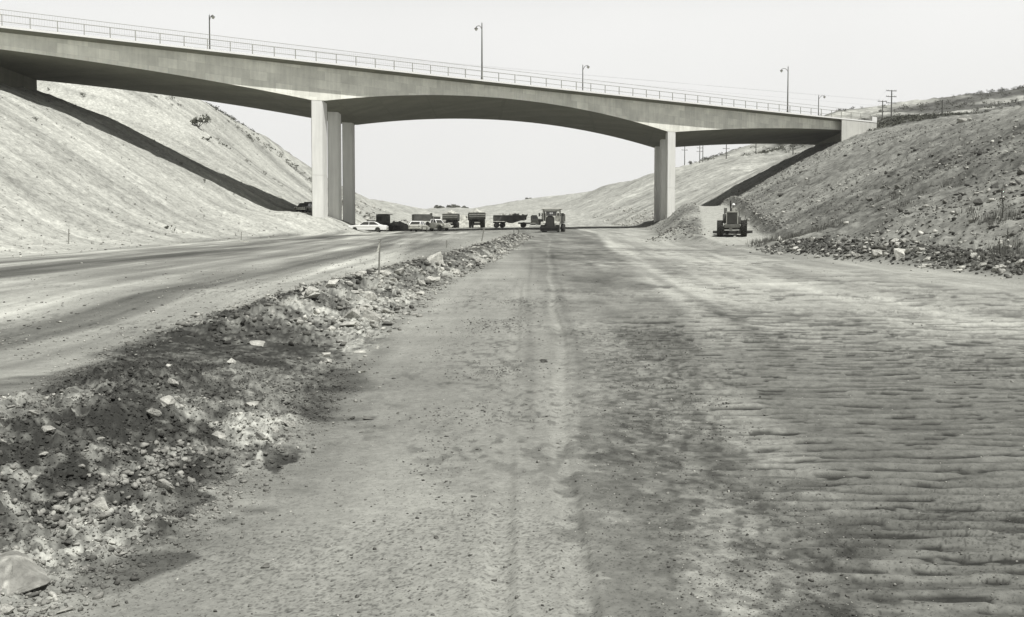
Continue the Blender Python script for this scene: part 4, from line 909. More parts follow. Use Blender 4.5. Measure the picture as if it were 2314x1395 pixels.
stake(545, 543, 525, 'small stake at the foot of the left slope below the parked dark car', th=.07)
# scraps
p = hit(552, 547); tag(MB().box((0, 0, .06), (.7, .25, .08), Matrix.Rotation(.2, 3, 'Y')).box((.2, .1, .1), (.3, .2, .05)).build('litter', M_flag, loc=p), 'white scrap lying at the foot of the left slope', 'litter')
# ------------------------------------------------------------ vehicles
M_tyre = mat('tyre_rubber', .035, .9, noise=.3, scale=12); M_rim = mat('steel_rim', .16, .6, .3); M_chrome = mat('chrome', .7, .2, .9, noise=.03)
M_white = mat('white_car_paint', .82, .35, noise=.03, spec=.5, k=(1, 1, .98)); M_pale = mat('pale_car_paint', .5, .35, noise=.04, spec=.5); M_darkcar = mat('dark_car_paint', .05, .3, noise=.1, spec=.5)
M_glass = mat('window_glass', .05, .12, noise=.05, spec=.6); M_truck = mat('dusty_truck_paint', .13, .7, noise=.3, scale=1.5, bump=.2); M_body = mat('dusty_dump_body', .11, .8, noise=.35, scale=1.2, bump=.3)
M_light = mat('dusty_pale_paint', .36, .7, noise=.2, scale=2); M_black = mat('grimy_black_steel', .03, .8, noise=.3); M_lamp = mat('headlamp', .8, .15, noise=.02, spec=.7); M_grille = mat('radiator_core', .03, .7, noise=.2, scale=20)
def wheel(root, x, y, r, w_, side=1, z=None, m=None, lugs=0, rimr=.55):
    z = r if z is None else z
    mb = MB().lathe([(r*rimr, -w_*.42), (r*.86, -w_*.5), (r*.97, -w_*.38), (r, -w_*.2), (r, w_*.2), (r*.97, w_*.38), (r*.86, w_*.5), (r*rimr, w_*.42)], 'y', 26)
    if lugs:
        for k in range(lugs):
            a = 2*math.pi*k/lugs
            for sg in (-1, 1):
                rot = Matrix.Rotation(-a, 3, 'Y') @ Matrix.Rotation(sg*.6, 3, 'X')
                c = Matrix.Rotation(-(a+(.5 if sg > 0 else 0)*2*math.pi/lugs), 3, 'Y') @ Vector((r+.005, 0, 0)); mb.box((c.x, sg*w_*.24, c.z), (.07, w_*.5, .06), Matrix.Rotation(-(a+(.5 if sg > 0 else 0)*2*math.pi/lugs), 3, 'Y') @ Matrix.Rotation(sg*.6, 3, 'X'))
    o = mb.build('wheel', M_tyre, root, True, (x, y, z))
    MB().lathe([(r*.1, side*w_*.36), (r*.22, side*w_*.36), (r*.3, side*w_*.22), (r*(rimr-.03), side*w_*.28), (r*(rimr+.02), side*w_*.44), (r*(rimr+.02), side*w_*.1)], 'y', 20).build('rim', m or M_rim, o, True); return o
def arches(top, wheels, zb, r, x0, x1):
    pts = [(x1, zb)]
    for wx in sorted(wheels, reverse=True): pts += [(wx+r*math.cos(a), zb+max(0, r*math.sin(a)*1.0)) for a in np.linspace(0, math.pi, 9)]
    pts += [(x0, zb)]; return pts[::-1]+top if False else [(x, z) for x, z in reversed(pts)]+top
def car(loc, rz, paint, roofm, label, kind='sedan', group=None, name=None, L=5.2, lamps=2):
    o = empty(name or ('parked_car' if kind != 'wagon' else 'station_wagon'), loc, rz); tag(o, label, 'car', group)
    k = L/5.2; wb = (1.62*k, -1.45*k)
    top = [(2.6*k, .5), (2.6*k, .78), (2.48*k, .92), (1.2*k, 1.02), (-1.5*k, 1.03), (-2.45*k, 1.0), (-2.68*k, .86), (-2.62*k, .5)]
    MB().prism(arches(top, wb, .30, .40, -2.55*k, 2.5*k), -.93, .93, .05).build('body', paint, o, True)
    back = -1.75 if kind == 'sedan' else -2.45
    gh = [(1.05*k, 1.0), (.45*k, 1.47), ((back+.75)*k, 1.49), (back*k, 1.0)]
    tp = lambda z: 1-.20*max(0, (z-1.0)/.5)
    MB().prism([(x*.985, z) for x, z in gh], -.84, .84, .02, tp).build('window', M_glass, o)
    rf = MB().prism([(.50*k, 1.45), (.42*k, 1.52), (-.3*k, 1.55), ((back+.8)*k, 1.53), ((back+.66)*k, 1.45)], -.72, .72, .02)
    for a, b in ((gh[0], gh[1]), (gh[3], gh[2]), ((-.28*k, 1.0), (-.28*k, 1.48))):
        for s in (-1, 1): rf.cyl((a[0], s*.845, 1.0), (b[0], s*.69, 1.48), .035 if b[0] > back+1.2 else .06, n=6)
    rf.build('roof', roofm, o, True)
    for x in wb:
        for s in (-1, 1): wheel(o, x, s*.80, .34, .2, s, m=M_chrome if paint is M_white else M_rim)
    for x, s in ((2.63*k, 1), (-2.68*k, -1)): MB().box((x, 0, .46), (.1, 1.84, .15), bev=.03).build('bumper', M_chrome, o, True)
    for y_ in ([-.68, .68] if lamps == 2 else [-.76, -.52, .52, .76]): MB().cyl((2.55*k, y_, .74), (2.64*k, y_, .74), .10, n=12).build('headlight', M_lamp, o, True)
    MB().box((2.6*k, 0, .70), (.05, .95, .14)).build('grille', M_chrome, o)
    for y_ in (-.74, .74): MB().cyl((-2.6*k, y_, .80), (-2.72*k, y_, .80), .08, n=10).build('tail_light', mat('tail_lens', .10, .3), o, True)
    MB().box((-2.7*k, 0, .62), (.03, .4, .14)).build('licence_plate', M_light, o)
    MB().box((0, .945, .78), (3.6*k, .02, .035)).box((0, -.945, .78), (3.6*k, .02, .035)).build('side_trim', M_chrome, o)
    return o
def gp(u, y, vb=None):
    r = ray(u, 525); x = r.x/r.y*y; return Vector((x, y, H(x, y) if y < 234 else float(base_h(np.array([x]), np.array([float(y)]))[0])))
def cz(p, dz=0): return Vector((p.x, p.y, float(medium_h(np.array([p.x]), np.array([p.y]))[0])+dz))
car(cz(gp(831, 156), .02), R(178), M_white, M_white, 'shiny white two-door sedan parked side-on in front of the rear left column', L=5.7)
car(cz(gp(946, 162), .02), R(80), M_pale, M_white, 'pale station wagon seen from behind between the white sedan and the pickup', 'wagon', L=4.9)
c1 = cz(gp(690, 166), 0.05); car(c1, R(-98), M_darkcar, M_darkcar, 'dark sedan facing the camera in the bridge\'s shadow, left of the front left column', lamps=4)
c2 = cz(gp(700, 174), .1); car(c2, R(-95), M_darkcar, M_darkcar, 'black car almost hidden behind the front left column, past the dark sedan', lamps=4)
M_pick = mat('grey_pickup_paint', .34, .5, noise=.15, scale=2)
# pickup
p = empty('pickup_truck', cz(gp(984, 168), .02), R(-38)); tag(p, 'dusty grey pickup truck with a white cab roof beside the first dump truck', 'pickup')
MB().prism(arches([(2.5, .55), (2.5, 1.12), (2.3, 1.2), (1.0, 1.25), (.95, 1.05), (-.4, 1.05), (-.4, .55)], (1.6,), .42, .47, -.4, 2.45), -.72, .72, .05).build('hood', M_pick, p, True)
MB().prism([(1.05, .45), (1.05, 1.25), (.75, 1.30), (-.38, 1.30), (-.38, .45)], -.88, .88, .05).build('cab', M_pick, p, True)
MB().prism([(.95, 1.28), (.6, 1.76), (-.25, 1.78), (-.36, 1.28)], -.80, .80, .02, lambda z: 1-.16*max(0, (z-1.28)/.5)).build('window', M_glass, p)
rf = MB().prism([(.68, 1.74), (.55, 1.86), (-.3, 1.87), (-.38, 1.74)], -.72, .72, .04)
for s in (-1, 1): rf.cyl((.95, s*.81, 1.28), (.62, s*.68, 1.76), .05).cyl((-.36, s*.81, 1.28), (-.3, s*.68, 1.78), .08).cyl((.2, s*.81, 1.28), (.18, s*.69, 1.76), .03)
rf.build('roof', M_white, p, True)
MB().box((-1.55, -.82, .95), (2.2, .06, .55)).box((-1.55, .82, .95), (2.2, .06, .55)).box((-1.55, 0, .68), (2.2, 1.6, .06)).box((-2.64, 0, .95), (.06, 1.66, .55)).box((-.46, 0, .98), (.06, 1.66, .6)).build('cargo_bed', M_pick, p)
for s in (-1, 1): MB().prism([(2.2, .8), (2.05, 1.0), (1.6, 1.08), (1.15, 1.0), (.95, .7), (1.05, .65), (1.25, .9), (1.6, .98), (1.95, .9), (2.15, .7)], s*.86-.14, s*.86+.14, .02).build('fender', M_light, p, True)
for x in (1.6, -1.55):
    for s in (-1, 1): wheel(p, x, s*.84, .38, .2, s, m=M_light)
MB().box((2.62, 0, .6), (.1, 1.75, .16)).build('bumper', M_light, p)
for s in (-1, 1): MB().cyl((2.45, s*.6, .98), (2.55, s*.6, .98), .1, n=12).build('headlight', M_lamp, p, True)
wheel(p, -.75, -1.0, .36, .18, -1, z=1.15, m=M_light)
# ---- rear dump trucks, seen from behind
def heap(root, sx, sy, z0, h, seed, m=None, name='load'):
    bm = bmesh.new(); bmesh.ops.create_grid(bm, x_segments=22, y_segments=22, size=1)
    for v in bm.verts:
        x, y = v.co.x, v.co.y; q = max(0, 1-(x*x+y*y)**.5/1.25)
        v.co = Vector((x*sx, y*sy, z0+h*q**.9+float(fbm(np.array([x*4+seed]), np.array([y*4]), 3, seed)[0])*.25))
    me = bpy.data.meshes.new(name); bm.to_mesh(me); bm.free(); me.materials.append(m or M_loadm)
    o = bpy.data.objects.new(name, me); col.objects.link(o); o.parent = root; return o
M_loadm = mat('dumped_earth', .42, .95, noise=.35, scale=2, bump=.5)
def dump_truck(loc, rz, label, seed, scl=.96):
    o = empty('dump_truck', loc, rz); tag(o, label, 'dump truck', 'rear dump trucks standing in line')
    pr = [(2.0, 1.55), (2.0, 3.05), (-3.0, 3.05), (-3.4, 2.95), (-3.55, 2.1), (-2.9, 1.75)]
    b = MB().prism([(2.0, 1.5), (2.0, 1.7), (-2.9, 1.9), (-3.5, 2.2), (-3.5, 2.05), (-2.9, 1.6)], -1.55, 1.55)
    for s in (-1, 1): b.prism(pr, s*1.6-.06, s*1.6+.06)
    b.box((2.0, 0, 2.3), (.1, 3.2, 1.6)); b.box((-3.25, 0, 2.55), (.14, 3.1, .95))
    for k in range(5): b.box((1.6-1.1*k, 1.70, 2.3), (.14, .1, 1.3)); b.box((1.6-1.1*k, -1.70, 2.3), (.14, .1, 1.3))
    b.prism([(2.0, 3.0), (2.0, 3.15), (4.1, 3.3), (4.1, 3.2)], -1.55, 1.55)
    bo = b.build('dump_body', M_body, o)
    for z in (2.2, 2.6, 2.98): MB().box((-3.40, 0, z), (.2, 3.3, .16)).build('tail_rib', M_light, bo)
    heap(bo, 2.3, 1.4, 2.95, 1.0, seed, None, 'load').location.x = -.6
    MB().box((.4, 0, 1.05), (7.2, .9, .4)).box((-2.0, 0, .85), (.4, 2.4, .4)).box((3.0, 0, .8), (.3, 2.2, .3)).build('chassis', M_black, o)
    c = MB().box((3.0, .55, 2.0), (1.4, 1.5, 1.7), bev=.06).build('cab', M_truck, o, True); MB().box((2.28, .55, 2.4), (.03, 1.1, .5)).box((3.72, .55, 2.4), (.03, 1.2, .6)).build('window', M_glass, c)
    MB().box((3.6, -.3, 1.6), (1.6, 1.5, 1.1), bev=.05).build('hood', M_truck, o, True)
    for s in (-1, 1):
        wheel(o, -2.0, s*1.42, .78, .48, s); wheel(o, -2.0, s*.9, .78, .46, s); wheel(o, 3.0, s*1.25, .7, .42, s)
        MB().box((-2.95, s*1.2, 1.2), (.05, .6, .55)).build('mud_flap', M_black, o)
    MB().box((-3.2, 0, .95), (.12, 1.1, .22)).build('bumper', M_light, o)
    o.scale = (scl,)*3
    MB().tube([(3.4, 1.3, 2.2), (3.6, 1.85, 2.3)], .03).box((3.6, 1.95, 2.3), (.05, .2, .4)).build('mirror', M_black, o)
    return o
dump_truck(cz(gp(1020, 214), .05), R(88), 'left one of the two loaded dump trucks seen from behind, ribbed tailgate, beside the pickup', 3, .9)
dump_truck(cz(gp(1077, 212), .05), R(94), 'right one of the two loaded dump trucks seen from behind, standing alone in the gap', 9)
# ---- small dump truck body behind the wagon
o = empty('dump_truck', cz(gp(960, 198), 0), R(15)); tag(o, 'dark high-sided truck partly hidden behind the pale station wagon', 'dump truck')
b = MB()
for s in (-1, 1): b.box((-.5, s*1.1, 2.2), (3.4, .08, 1.1))
b.box((-2.2, 0, 2.2), (.08, 2.2, 1.1)).box((1.2, 0, 2.3), (.08, 2.2, 1.4)).box((-.5, 0, 1.65), (3.4, 2.2, .1)).build('dump_body', M_body, o)
c = MB().box((2.1, 0, 1.7), (1.4, 2.0, 1.5), bev=.08).build('cab', M_light, o, True); MB().box((2.1, 0, 2.05), (1.2, 2.02, .5)).build('window', M_glass, c)
MB().box((3.3, 0, 1.35), (1.2, 1.3, .8), bev=.08).build('hood', M_light, o, True); MB().box((.6, 0, .95), (5.6, .8, .25)).build('chassis', M_black, o)
for x in (-1.3, 3.2):
    for s in (-1, 1): wheel(o, x, s*.98, .5, .28, s)
# ---- tractor and trailer, seen from the side
o = empty('semi_trailer', cz(gp(1153, 206), .05), R(4)); tag(o, 'long open steel trailer heaped with broken rock, seen from its side', 'trailer')
b = MB(); sp_ = [(-3.2, 1.35), (-3.2, 2.35), (3.0, 2.35), (3.2, 2.6), (3.3, 2.6), (3.0, 1.75), (2.0, 1.4), (.6, .95), (-.2, .95), (-1.0, 1.3)]
for s in (-1, 1): b.prism(sp_, s*1.2-.06, s*1.2+.06)
b.box((-3.2, 0, 1.85), (.1, 2.4, 1.0)).box((3.0, 0, 2.0), (.1, 2.4, .9)).box((-.2, 0, 1.5), (6.0, 2.36, .12)).box((0, -1.28, 2.33), (6.5, .1, .12)).box((0, 1.28, 2.33), (6.5, .1, .12))
for k in range(6): b.box((-2.8+1.1*k, -1.30, 1.9), (.1, .08, .85))
tb = b.build('trailer_body', M_body, o)
for k in range(16):
    bm = hull(10, 800+k, sub=1, flat=.8, jit=.05); s = random.uniform(.6, 1.3)
    for q in bm.verts: q.co *= s
    me = bpy.data.meshes.new('rock_load'); bm.to_mesh(me); bm.free(); me.materials.append(M_rock); a = me.attributes.new('tone', 'FLOAT', 'POINT'); a.data.foreach_set('value', [random.choice((.45, .4, .15))]*len(me.vertices))
    q = bpy.data.objects.new('rock', me); col.objects.link(q); lp = o.matrix_basis if False else None
    a_ = R(4); lx, ly = random.uniform(-2.8, 2.6), random.uniform(-.9, .9); q.location = o.location+Vector((lx*math.cos(a_)-ly*math.sin(a_), lx*math.sin(a_)+ly*math.cos(a_), 2.25+random.uniform(0, .3)))
    tag(q, 'broken rock heaped in the long open trailer', 'rock', 'rocks loaded on the trailer')
heap(tb, 2.9, 1.15, 1.9, .6, 4)
for x in (-2.65, -1.5):
    for s in (-1, 1): wheel(o, x, s*1.0, .52, .42, s, m=M_light, rimr=.6)
MB().box((-2.1, 0, 1.05), (2.4, 1.0, .25)).box((-2.65, 0, .52), (.14, 2.0, .14)).box((-1.5, 0, .52), (.14, 2.0, .14)).build('axle_frame', M_black, o)
o = empty('tractor_truck', cz(gp(1206, 206), .05), R(4)); tag(o, 'grey conventional cab tractor truck pulling the rock trailer, facing right', 'truck')
MB().box((-.4, 0, .85), (5.2, .8, .25)).build('chassis', M_black, o)
MB().prism([(-.5, .8), (-.5, 2.25), (-.35, 2.4), (.55, 2.4), (.8, 1.75), (.9, .8)], -.95, .95, .08).build('cab', M_light, o, True)
MB().prism([(-.3, 1.7), (-.3, 2.2), (.45, 2.2), (.66, 1.7)], -.965, .965).build('window', M_glass, o)
MB().prism([(.85, .8), (.85, 1.65), (2.3, 1.6), (2.5, 1.45), (2.5, .8)], -.6, .6, .08).build('hood', M_truck, o, True)
for s in (-1, 1): MB().prism([(2.6, .8), (2.4, 1.1), (1.95, 1.22), (1.45, 1.1), (1.2, .7), (.5, .6), (.5, .5), (1.3, .55), (1.55, .95), (1.95, 1.1), (2.3, 1.0), (2.5, .75)], s*.85-.2, s*.85+.2, .02).build('fender', M_truck, o, True)
for x in (-2.0, 1.95):
    for s in (-1, 1): wheel(o, x, s*.92, .52, .3 if x > 0 else .5, s, m=M_light, rimr=.6)
MB().cyl((-.75, -.85, .75), (.3, -.85, .75), .26, n=16).build('fuel_tank', M_chrome, o, True); MB().box((2.7, 0, .65), (.1, 2.0, .22)).build('bumper', M_light, o)
# ---- the truck in the middle, head-on
T = empty('haul_truck', cz(gp(1246, 152), .02), R(-97)); tag(T, 'heavy old haul truck driving head-on towards the camera, tall radiator and open-sided cab', 'truck')
MB().box((-2.6, 0, .95), (7.0, .9, .4)).build('chassis', M_black, T)
MB().prism([(2.0, .75), (2.0, 2.05), (1.9, 2.2), (.2, 2.3), (.2, .75)], -.62, .62, .06).build('hood', M_light, T, True)
bm = MB(); pr = [(-.52, .7), (-.52, 1.85), (-.42, 2.08), (-.2, 2.18), (.2, 2.18), (.42, 2.08), (.52, 1.85), (.52, .7)]
def yprism(mb, prof, x0, x1, sc=1):
    A = [mb.bm.verts.new((x0, y*sc, z)) for y, z in prof]; Bq = [mb.bm.verts.new((x1, y*sc, z)) for y, z in prof]; n = len(prof); fs = [mb.bm.faces.new(A), mb.bm.faces.new(Bq[::-1])]
    for i in range(n): fs.append(mb.bm.faces.new((A[i], Bq[i], Bq[(i+1) % n], A[(i+1) % n])))
    bmesh.ops.recalc_face_normals(mb.bm, faces=fs); return mb
g_ = yprism(MB(), pr, 2.0, 2.10).build('radiator', M_grille, T)
gm = MB()
for k in range(11): gm.box((2.115, -.45+.09*k, 1.38), (.03, .018, 1.3))
gm.build('grille_bar', M_truck, g_)
fr_ = MB(); pp = [(2.11, y*1.06, z*1.005+.01) for y, z in pr]; fr_.tube(pp, .04, 8).build('radiator_frame', M_black, T)
cb = MB().box((.1, 0, 1.75), (.08, 2.3, .95)).box((-.6, 0, 1.2), (1.4, 2.2, .12))
for s in (-1, 1): cb.box((.1, s*1.18, 2.55), (.12, .12, 1.5)).box((-1.3, s*1.18, 2.4), (.1, .1, 1.8)).box((-.6, s*1.16, 1.6), (1.4, .06, .8))
cb.box((-1.3, 0, 1.9), (.08, 2.3, 1.3)); cb.build('cab', M_light, T)
MB().prism([(.3, 3.22), (.3, 3.32), (-.2, 3.42), (-1.6, 3.42), (-1.6, 3.25)], -1.45, 1.45, .03).build('canopy', M_light, T, True)
wf = MB().box((.16, 0, 2.25), (.05, 2.3, .08)).box((.16, 0, 3.02), (.05, 2.3, .2)).box((.16, -.78, 2.65), (.05, .1, .8)).box((.16, .78, 2.65), (.05, .1, .8)).build('windscreen_frame', M_light, T)
MB().box((.13, 0, 2.62), (.02, 1.5, .68)).build('windscreen', M_glass, wf)
fc = bpy.data.curves.new('number', 'FONT'); fc.body = '88'; fc.size = .42; fc.extrude = .005; fc.align_x = 'CENTER'; fc.space_character = 1.25; fc.offset = .012
fo = bpy.data.objects.new('number_src', fc); col.objects.link(fo); dg = bpy.context.evaluated_depsgraph_get(); fm = bpy.data.meshes.new_from_object(fo.evaluated_get(dg)); bpy.data.objects.remove(fo)
no = bpy.data.objects.new('number', fm); fm.materials.clear(); fm.materials.append(M_white); col.objects.link(no); no.parent = wf; no.location = (.15, -.02, 2.48); no.rotation_euler = (R(90), 0, R(90))
for s in (-1, 1):
    MB().prism([(2.3, .95), (2.1, 1.3), (1.7, 1.42), (1.1, 1.35), (.7, .95), (.85, .95), (1.2, 1.22), (1.7, 1.3), (2.0, 1.2), (2.2, .9)], s*1.05-.28, s*1.05+.28, .03).build('fender', M_light, T, True)
    MB().lathe([(.05, -.1), (.16, 0), (.18, .08)], 'y', 14).build('headlight', M_lamp, T, True, (2.15, s*.78, 1.35)).rotation_euler = (0, 0, R(-90))
    wheel(T, 1.55, s*1.1, .62, .36, s, m=M_light)
    for xx in (-3.6, -5.0): wheel(T, xx, s*1.35, .66, .5, s, m=M_rim)
MB().box((2.45, -.05, .62), (.2, 2.7, .28)).box((2.4, -.05, .32), (.12, 2.6, .5)).build('bumper', M_black, T)
d = MB()
for s in (-1, 1): d.prism([(-1.7, 1.5), (-1.5, 2.75), (-6.0, 2.75), (-6.3, 1.7)], s*1.5-.05, s*1.5+.05)
d.box((-1.65, 0, 2.0), (.1, 3.0, 1.5)).box((-3.8, 0, 1.5), (4.4, 3.0, .1)).build('dump_body', M_body, T)
MB().tube([(.3, -1.25, 2.3), (.5, -1.6, 2.5)], .03).box((.5, -1.68, 2.45), (.05, .22, .45)).build('mirror', M_black, T)
MB().tube([(.3, 1.25, 2.3), (.5, 1.6, 2.5)], .03).box((.5, 1.68, 2.45), (.05, .22, .45)).build('mirror', M_black, T)
MB().cyl((.6, -.95, 1.3), (.6, -.95, 2.9), .09).build('exhaust_stack', M_black, T, True)
# ---- motor grader from behind
G = empty('motor_grader', cz(gp(1654, 89), .02), R(78.5)); gx = G
tag(G, 'motor grader seen from behind on the ramp, ribbed radiator between big lugged tyres', 'motor grader')
for s in (-1, 1):
    for x in (-.1, 1.5): wheel(G, x, s*.98, .66, .5, s, lugs=20)
    MB().box((.7, s*.70, .66), (2.0, .16, .4), bev=.04).build('tandem_case', M_truck, G, True)
MB().prism([(-.75, 1.0), (-.78, 1.95), (-.68, 2.08), (1.5, 2.02), (1.5, 1.0)], -.46, .46, .05).build('engine_hood', M_truck, G, True)
rg = MB().box((-.80, 0, 1.52), (.06, .84, .95)).build('radiator', M_grille, G)
gm = MB()
for k in range(12): gm.box((-.84, -.38+.069*k, 1.52), (.03, .022, .92))
gm.build('grille_bar', M_truck, rg)
MB().box((-.82, -.45, 1.5), (.08, .06, 1.05)).box((-.82, .45, 1.5), (.08, .06, 1.05)).box((-.82, 0, 2.03), (.1, .96, .09)).build('radiator_frame', M_light, G)
MB().box((-.75, 0, .85), (.25, 1.25, .32), bev=.03).box((-.80, -.40, .9), (.2, .3, .28)).box((-.85, .1, .62), (.3, .25, .2)).build('rear_counterweight', M_truck, G, True)
MB().box((.3, 0, .75), (2.0, .7, .3)).box((-.1, 0, .66), (.15, 1.9, .15)).build('axle_frame', M_black, G)
MB().box((1.0, .62, 1.55), (.5, .3, .75), bev=.03).box((1.2, -.62, 1.35), (.5, .28, .6), bev=.03).build('side_tank', M_truck, G, True)
MB().cyl((.6, .13, 2.0), (.6, .13, 2.95), .05, n=10).cyl((.6, .13, 2.55), (.6, .13, 2.8), .07, n=10).cyl((.6, .13, 2.95), (.55, .13, 3.0), .06, n=10).build('exhaust_stack', M_black, G, True)
MB().box((2.1, 0, .98), (1.1, 1.4, .08)).box((1.7, .55, 2.25), (.4, .26, .42)).box((1.75, .6, 1.6), (.1, .1, 1.0)).box((1.75, -.6, 1.7), (.06, .06, 1.4)).build('platform', M_truck, G)
sw = MB().cyl((2.55, 0, 1.0), (2.35, 0, 1.98), .035, n=8); sw.tube([(2.33+.06*math.sin(a)*0-.08*math.cos(a), .22*math.sin(a), 1.99+.2*math.cos(a)*.35) for a in np.linspace(0, 2*math.pi, 15)], .018, 6); sw.build('steering_wheel', M_black, G)
lv = MB()
for k in range(6): lv.cyl((2.5, -.4+.16*k if k < 2 else .1+.1*k, 1.0), (2.4, -.42+.16*k if k < 2 else .1+.1*k, 1.85), .015, n=6)
lv.build('lever', M_black, G)
MB().tube([(1.8, 0, 1.1), (3.2, 0, 1.5), (5.2, 0, 1.95), (6.6, 0, 1.7), (7.0, 0, 1.0)], .14, 8).build('front_frame', M_truck, G, True)
MB().box((7.0, 0, .85), (.2, 1.7, .2)).build('front_axle', M_truck, G)
for s in (-1, 1): wheel(G, 7.0, s*.95, .5, .28, s); MB().tube([(4.3, s*.5, 1.9), (3.9, s*1.1, .6)], .05, 8).build('lift_arm', M_truck, G)
bm = bmesh.new(); pr = [(.10*math.cos(a)+.0, .32+.26*math.sin(a)) for a in np.linspace(-1.5, 1.5, 8)]
A = [bm.verts.new((3.4-x-.15, -1.75, z)) for x, z in pr]; Bq = [bm.verts.new((3.4-x+.15, 1.62, z)) for x, z in pr]
for i in range(7): bm.faces.new((A[i], A[i+1], Bq[i+1], Bq[i]))
me = bpy.data.meshes.new('moldboard'); bm.to_mesh(me); bm.free(); me.materials.append(M_black); mo = bpy.data.objects.new('moldboard', me); col.objects.link(mo); mo.parent = G; q = mo.modifiers.new('s', 'SOLIDIFY'); q.thickness = .04
MB().tube([(3.2+.0+.55*math.cos(a), .55*math.sin(a), .72) for a in np.linspace(0, 6.283, 17)], .05, 6).build('turn_circle', M_truck, G)
MB().tube([(-.9, -.98, 1.2), (-.7, -1.12, 1.75)], .02).build('lever', M_black, G)
# ---- the driver, standing at the wheel, back to the camera
def skin_body(name, joints, bones, m, parent, root):
    me = bpy.data.meshes.new(name); names = list(joints); me.from_pydata([joints[k][0] for k in names], [(names.index(a), names.index(b)) for a, b in bones], [])
    o = bpy.data.objects.new(name, me); col.objects.link(o); o.parent = parent
    o.modifiers.new('skin', 'SKIN'); o.modifiers.new('sub', 'SUBSURF').levels = 2; o.modifiers['sub'].render_levels = 2
    sv_ = me.skin_vertices[0].data if me.skin_vertices else None
    for k, n_ in enumerate(names): sv_[k].radius = joints[n_][1]; sv_[k].use_root = (n_ == root)
    me.materials.append(m); return o
dr = empty('person', G.matrix_basis @ Vector((1.95, -.12, 1.02)), R(78.5)); tag(dr, 'driver in a pale shirt and white hard hat standing at the grader\'s wheel', 'person')
J = {'pelvis': ((0, 0, .92), (.13, .16)), 'waist': ((.01, 0, 1.08), (.11, .14)), 'chest': ((.0, 0, 1.3), (.12, .17)), 'neck': ((.01, 0, 1.47), (.055, .055)), 'chin': ((.03, 0, 1.55), (.065, .065)), 'head': ((.02, 0, 1.65), (.095, .08)), 'crown': ((.01, 0, 1.72), (.07, .065)), 'nose': ((.115, 0, 1.62), (.018, .015))}
Bn = [('pelvis', 'waist'), ('waist', 'chest'), ('chest', 'neck'), ('neck', 'chin'), ('chin', 'head'), ('head', 'crown'), ('head', 'nose')]
for s, t in ((-1, 'r'), (1, 'l')):
    J.update({'sh'+t: ((.0, s*.19, 1.40), (.06, .06)), 'el'+t: ((.08, s*.27, 1.14), (.042, .042)), 'wr'+t: ((.33, s*.17, 1.05), (.027, .027)), 'pa'+t: ((.40, s*.15, 1.04), (.03, .018)),
              'hip'+t: ((0, s*.10, .85), (.09, .09)), 'kn'+t: ((.02, s*.12, .48), (.06, .06)), 'an'+t: ((-.02, s*.13, .09), (.04, .04)), 'to'+t: ((.14, s*.15, .04), (.04, .03))})
    Bn += [('chest', 'sh'+t), ('sh'+t, 'el'+t), ('el'+t, 'wr'+t), ('wr'+t, 'pa'+t), ('pelvis', 'hip'+t), ('hip'+t, 'kn'+t), ('kn'+t, 'an'+t), ('an'+t, 'to'+t)]
    for k in range(4):
        yy = s*.15+s*(-.03+.02*k)
        J['f%d%s' % (k, t)] = ((.45, yy, 1.035), (.010, .010)); J['g%d%s' % (k, t)] = ((.47, yy, 1.0), (.009, .009)); Bn += [('pa'+t, 'f%d%s' % (k, t)), ('f%d%s' % (k, t), 'g%d%s' % (k, t))]
    J['th'+t] = ((.41, s*.10, 1.03), (.011, .011)); J['ti'+t] = ((.445, s*.085, 1.01), (.009, .009)); Bn += [('pa'+t, 'th'+t), ('th'+t, 'ti'+t)]
bd = skin_body('body', J, Bn, mat('skin', .3, .6, noise=.05), dr, 'pelvis')
K = {k: J[k] for k in ('waist', 'chest', 'shl', 'ell', 'shr', 'elr')}; K = {k: (v[0], (v[1][0]+.02, v[1][1]+.02)) for k, v in K.items()}; K['neckb'] = ((.005, 0, 1.42), (.085, .085)); K['hem'] = ((0, 0, .95), (.15, .18))
skin_body('shirt', K, [('hem', 'waist'), ('waist', 'chest'), ('chest', 'neckb'), ('chest', 'shl'), ('shl', 'ell'), ('chest', 'shr'), ('shr', 'elr')], M_light, dr, 'waist')
K = {k: (J[k][0], (J[k][1][0]+.022, J[k][1][1]+.022)) for k in ('pelvis', 'hipl', 'hipr', 'knl', 'knr')}; K['al'] = ((-.02, .13, .14), (.06, .06)); K['ar'] = ((-.02, -.13, .14), (.06, .06))
skin_body('trousers', K, [('pelvis', 'hipl'), ('pelvis', 'hipr'), ('hipl', 'knl'), ('hipr', 'knr'), ('knl', 'al'), ('knr', 'ar')], M_black, dr, 'pelvis')
MB().lathe([(.165, 1.69), (.17, 1.70), (.125, 1.715), (.12, 1.77), (.09, 1.82), (.03, 1.845)], 'z', 20, (.01, 0, 0)).build('hard_hat', M_white, dr, True)
MB().box((2.0, 0, .0), (.01, .01, .01)).bm.free()
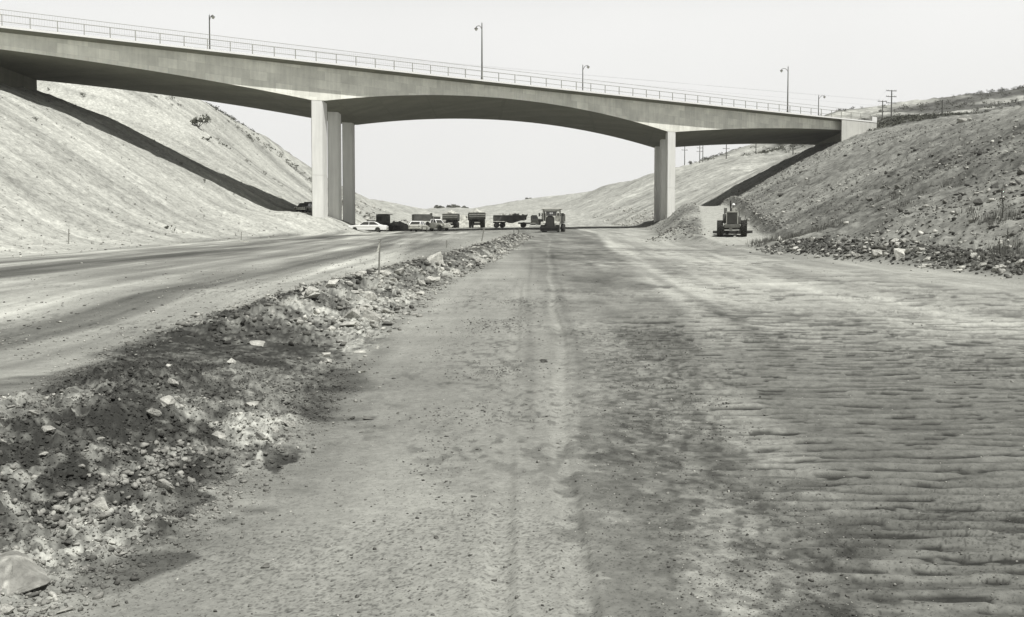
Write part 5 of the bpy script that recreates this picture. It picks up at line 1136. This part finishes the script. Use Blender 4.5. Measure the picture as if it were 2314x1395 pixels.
# ---- dark machine in the shadow behind the white sedan
o = empty('loader', cz(gp(866, 176), 0), R(-20)); tag(o, 'dark boxy wheel loader standing in shadow right behind the white sedan', 'loader')
MB().box((0, 0, 1.9), (1.8, 1.7, 1.5), bev=.08).build('cab', M_body, o, True); MB().box((-.3, -.87, 2.0), (.9, .03, .7)).box((.92, 0, 2.0), (.03, 1.2, .7)).build('window', M_glass, o)
MB().box((-1.8, 0, 1.3), (1.9, 1.3, .9), bev=.06).build('hood', M_body, o, True); MB().box((.2, 0, 2.74), (2.1, 2.0, .1)).build('canopy', M_light, o)
for x in (-1.6, 1.0):
    for s in (-1, 1): wheel(o, x, s*1.05, .65, .4, s, lugs=16)
MB().tube([(.9, -.6, 1.2), (2.1, -.6, .9), (2.6, -.6, .4)], .09).tube([(.9, .6, 1.2), (2.1, .6, .9), (2.6, .6, .4)], .09).build('lift_arm', M_body, o)
MB().prism([(2.4, .1), (3.3, .05), (3.2, .15), (2.6, .3), (2.55, .8), (2.4, .9)], -1.2, 1.2).build('bucket', M_black, o)
# spoil heaps in the shade and behind
def spoil(u, yy, sx, sy, h, label, tone, seed):
    p = cz(gp(u, yy)) if yy < 234 else gp(u, yy); o = empty('spoil_heap', p); bm = bmesh.new(); bmesh.ops.create_grid(bm, x_segments=40, y_segments=40, size=1)
    for v in bm.verts:
        x, y = v.co.x, v.co.y; q = max(0, 1-(x*x+y*y)); n_ = float(fbm(np.array([x*3+seed]), np.array([y*3]), 4, seed)[0])
        v.co = Vector((x*sx, y*sy, h*q**1.3*(1+n_*.6)+abs(float(fbm(np.array([x*9.]), np.array([y*9.]), 2, seed)[0]))*.35*(q > 0)-.3*(q <= 0)-.1))
    me = bpy.data.meshes.new('spoil_heap'); bm.to_mesh(me); bm.free(); m_ = mat('spoil_%d' % int(tone*100), tone, .95, noise=.4, scale=1.5, bump=.6); me.materials.append(m_)
    bpy.data.objects.remove(o); o = bpy.data.objects.new('spoil_heap', me); col.objects.link(o); o.location = p; tag(o, label, 'spoil heap')
spoil(896, 186, 3.6, 3.0, 1.5, 'dark heap of broken earth in the bridge\'s shade between the sedan and the wagon', .14, 5)
spoil(1048, 222, 5.5, 4, 2.4, 'pale heap of broken rock in the gap between the two dump trucks', .42, 6)
spoil(1135, 228, 6, 4, 1.6, 'low pale heap of rock behind the long trailer', .40, 8)
# ------------------------------------------------------------ haze
hb = MB().box((20, 620, 60), (1700, 1500, 190)); ho = hb.build('haze', mat('haze_tmp', .5)); ho.location = (0, 0, 0)
hm = bpy.data.materials.new('haze'); hm.use_nodes = True; hn = hm.node_tree.nodes; hn.clear(); ou = hn.new('ShaderNodeOutputMaterial'); pv = hn.new('ShaderNodeVolumePrincipled')
pv.inputs['Color'].default_value = (.93, .93, .91, 1); pv.inputs['Density'].default_value = HAZE; pv.inputs['Anisotropy'].default_value = .2
hm.node_tree.links.new(pv.outputs[0], ou.inputs['Volume']); ho.data.materials.clear(); ho.data.materials.append(hm); tag(ho, 'thin pale haze softening the far hills', 'haze', kind='stuff')
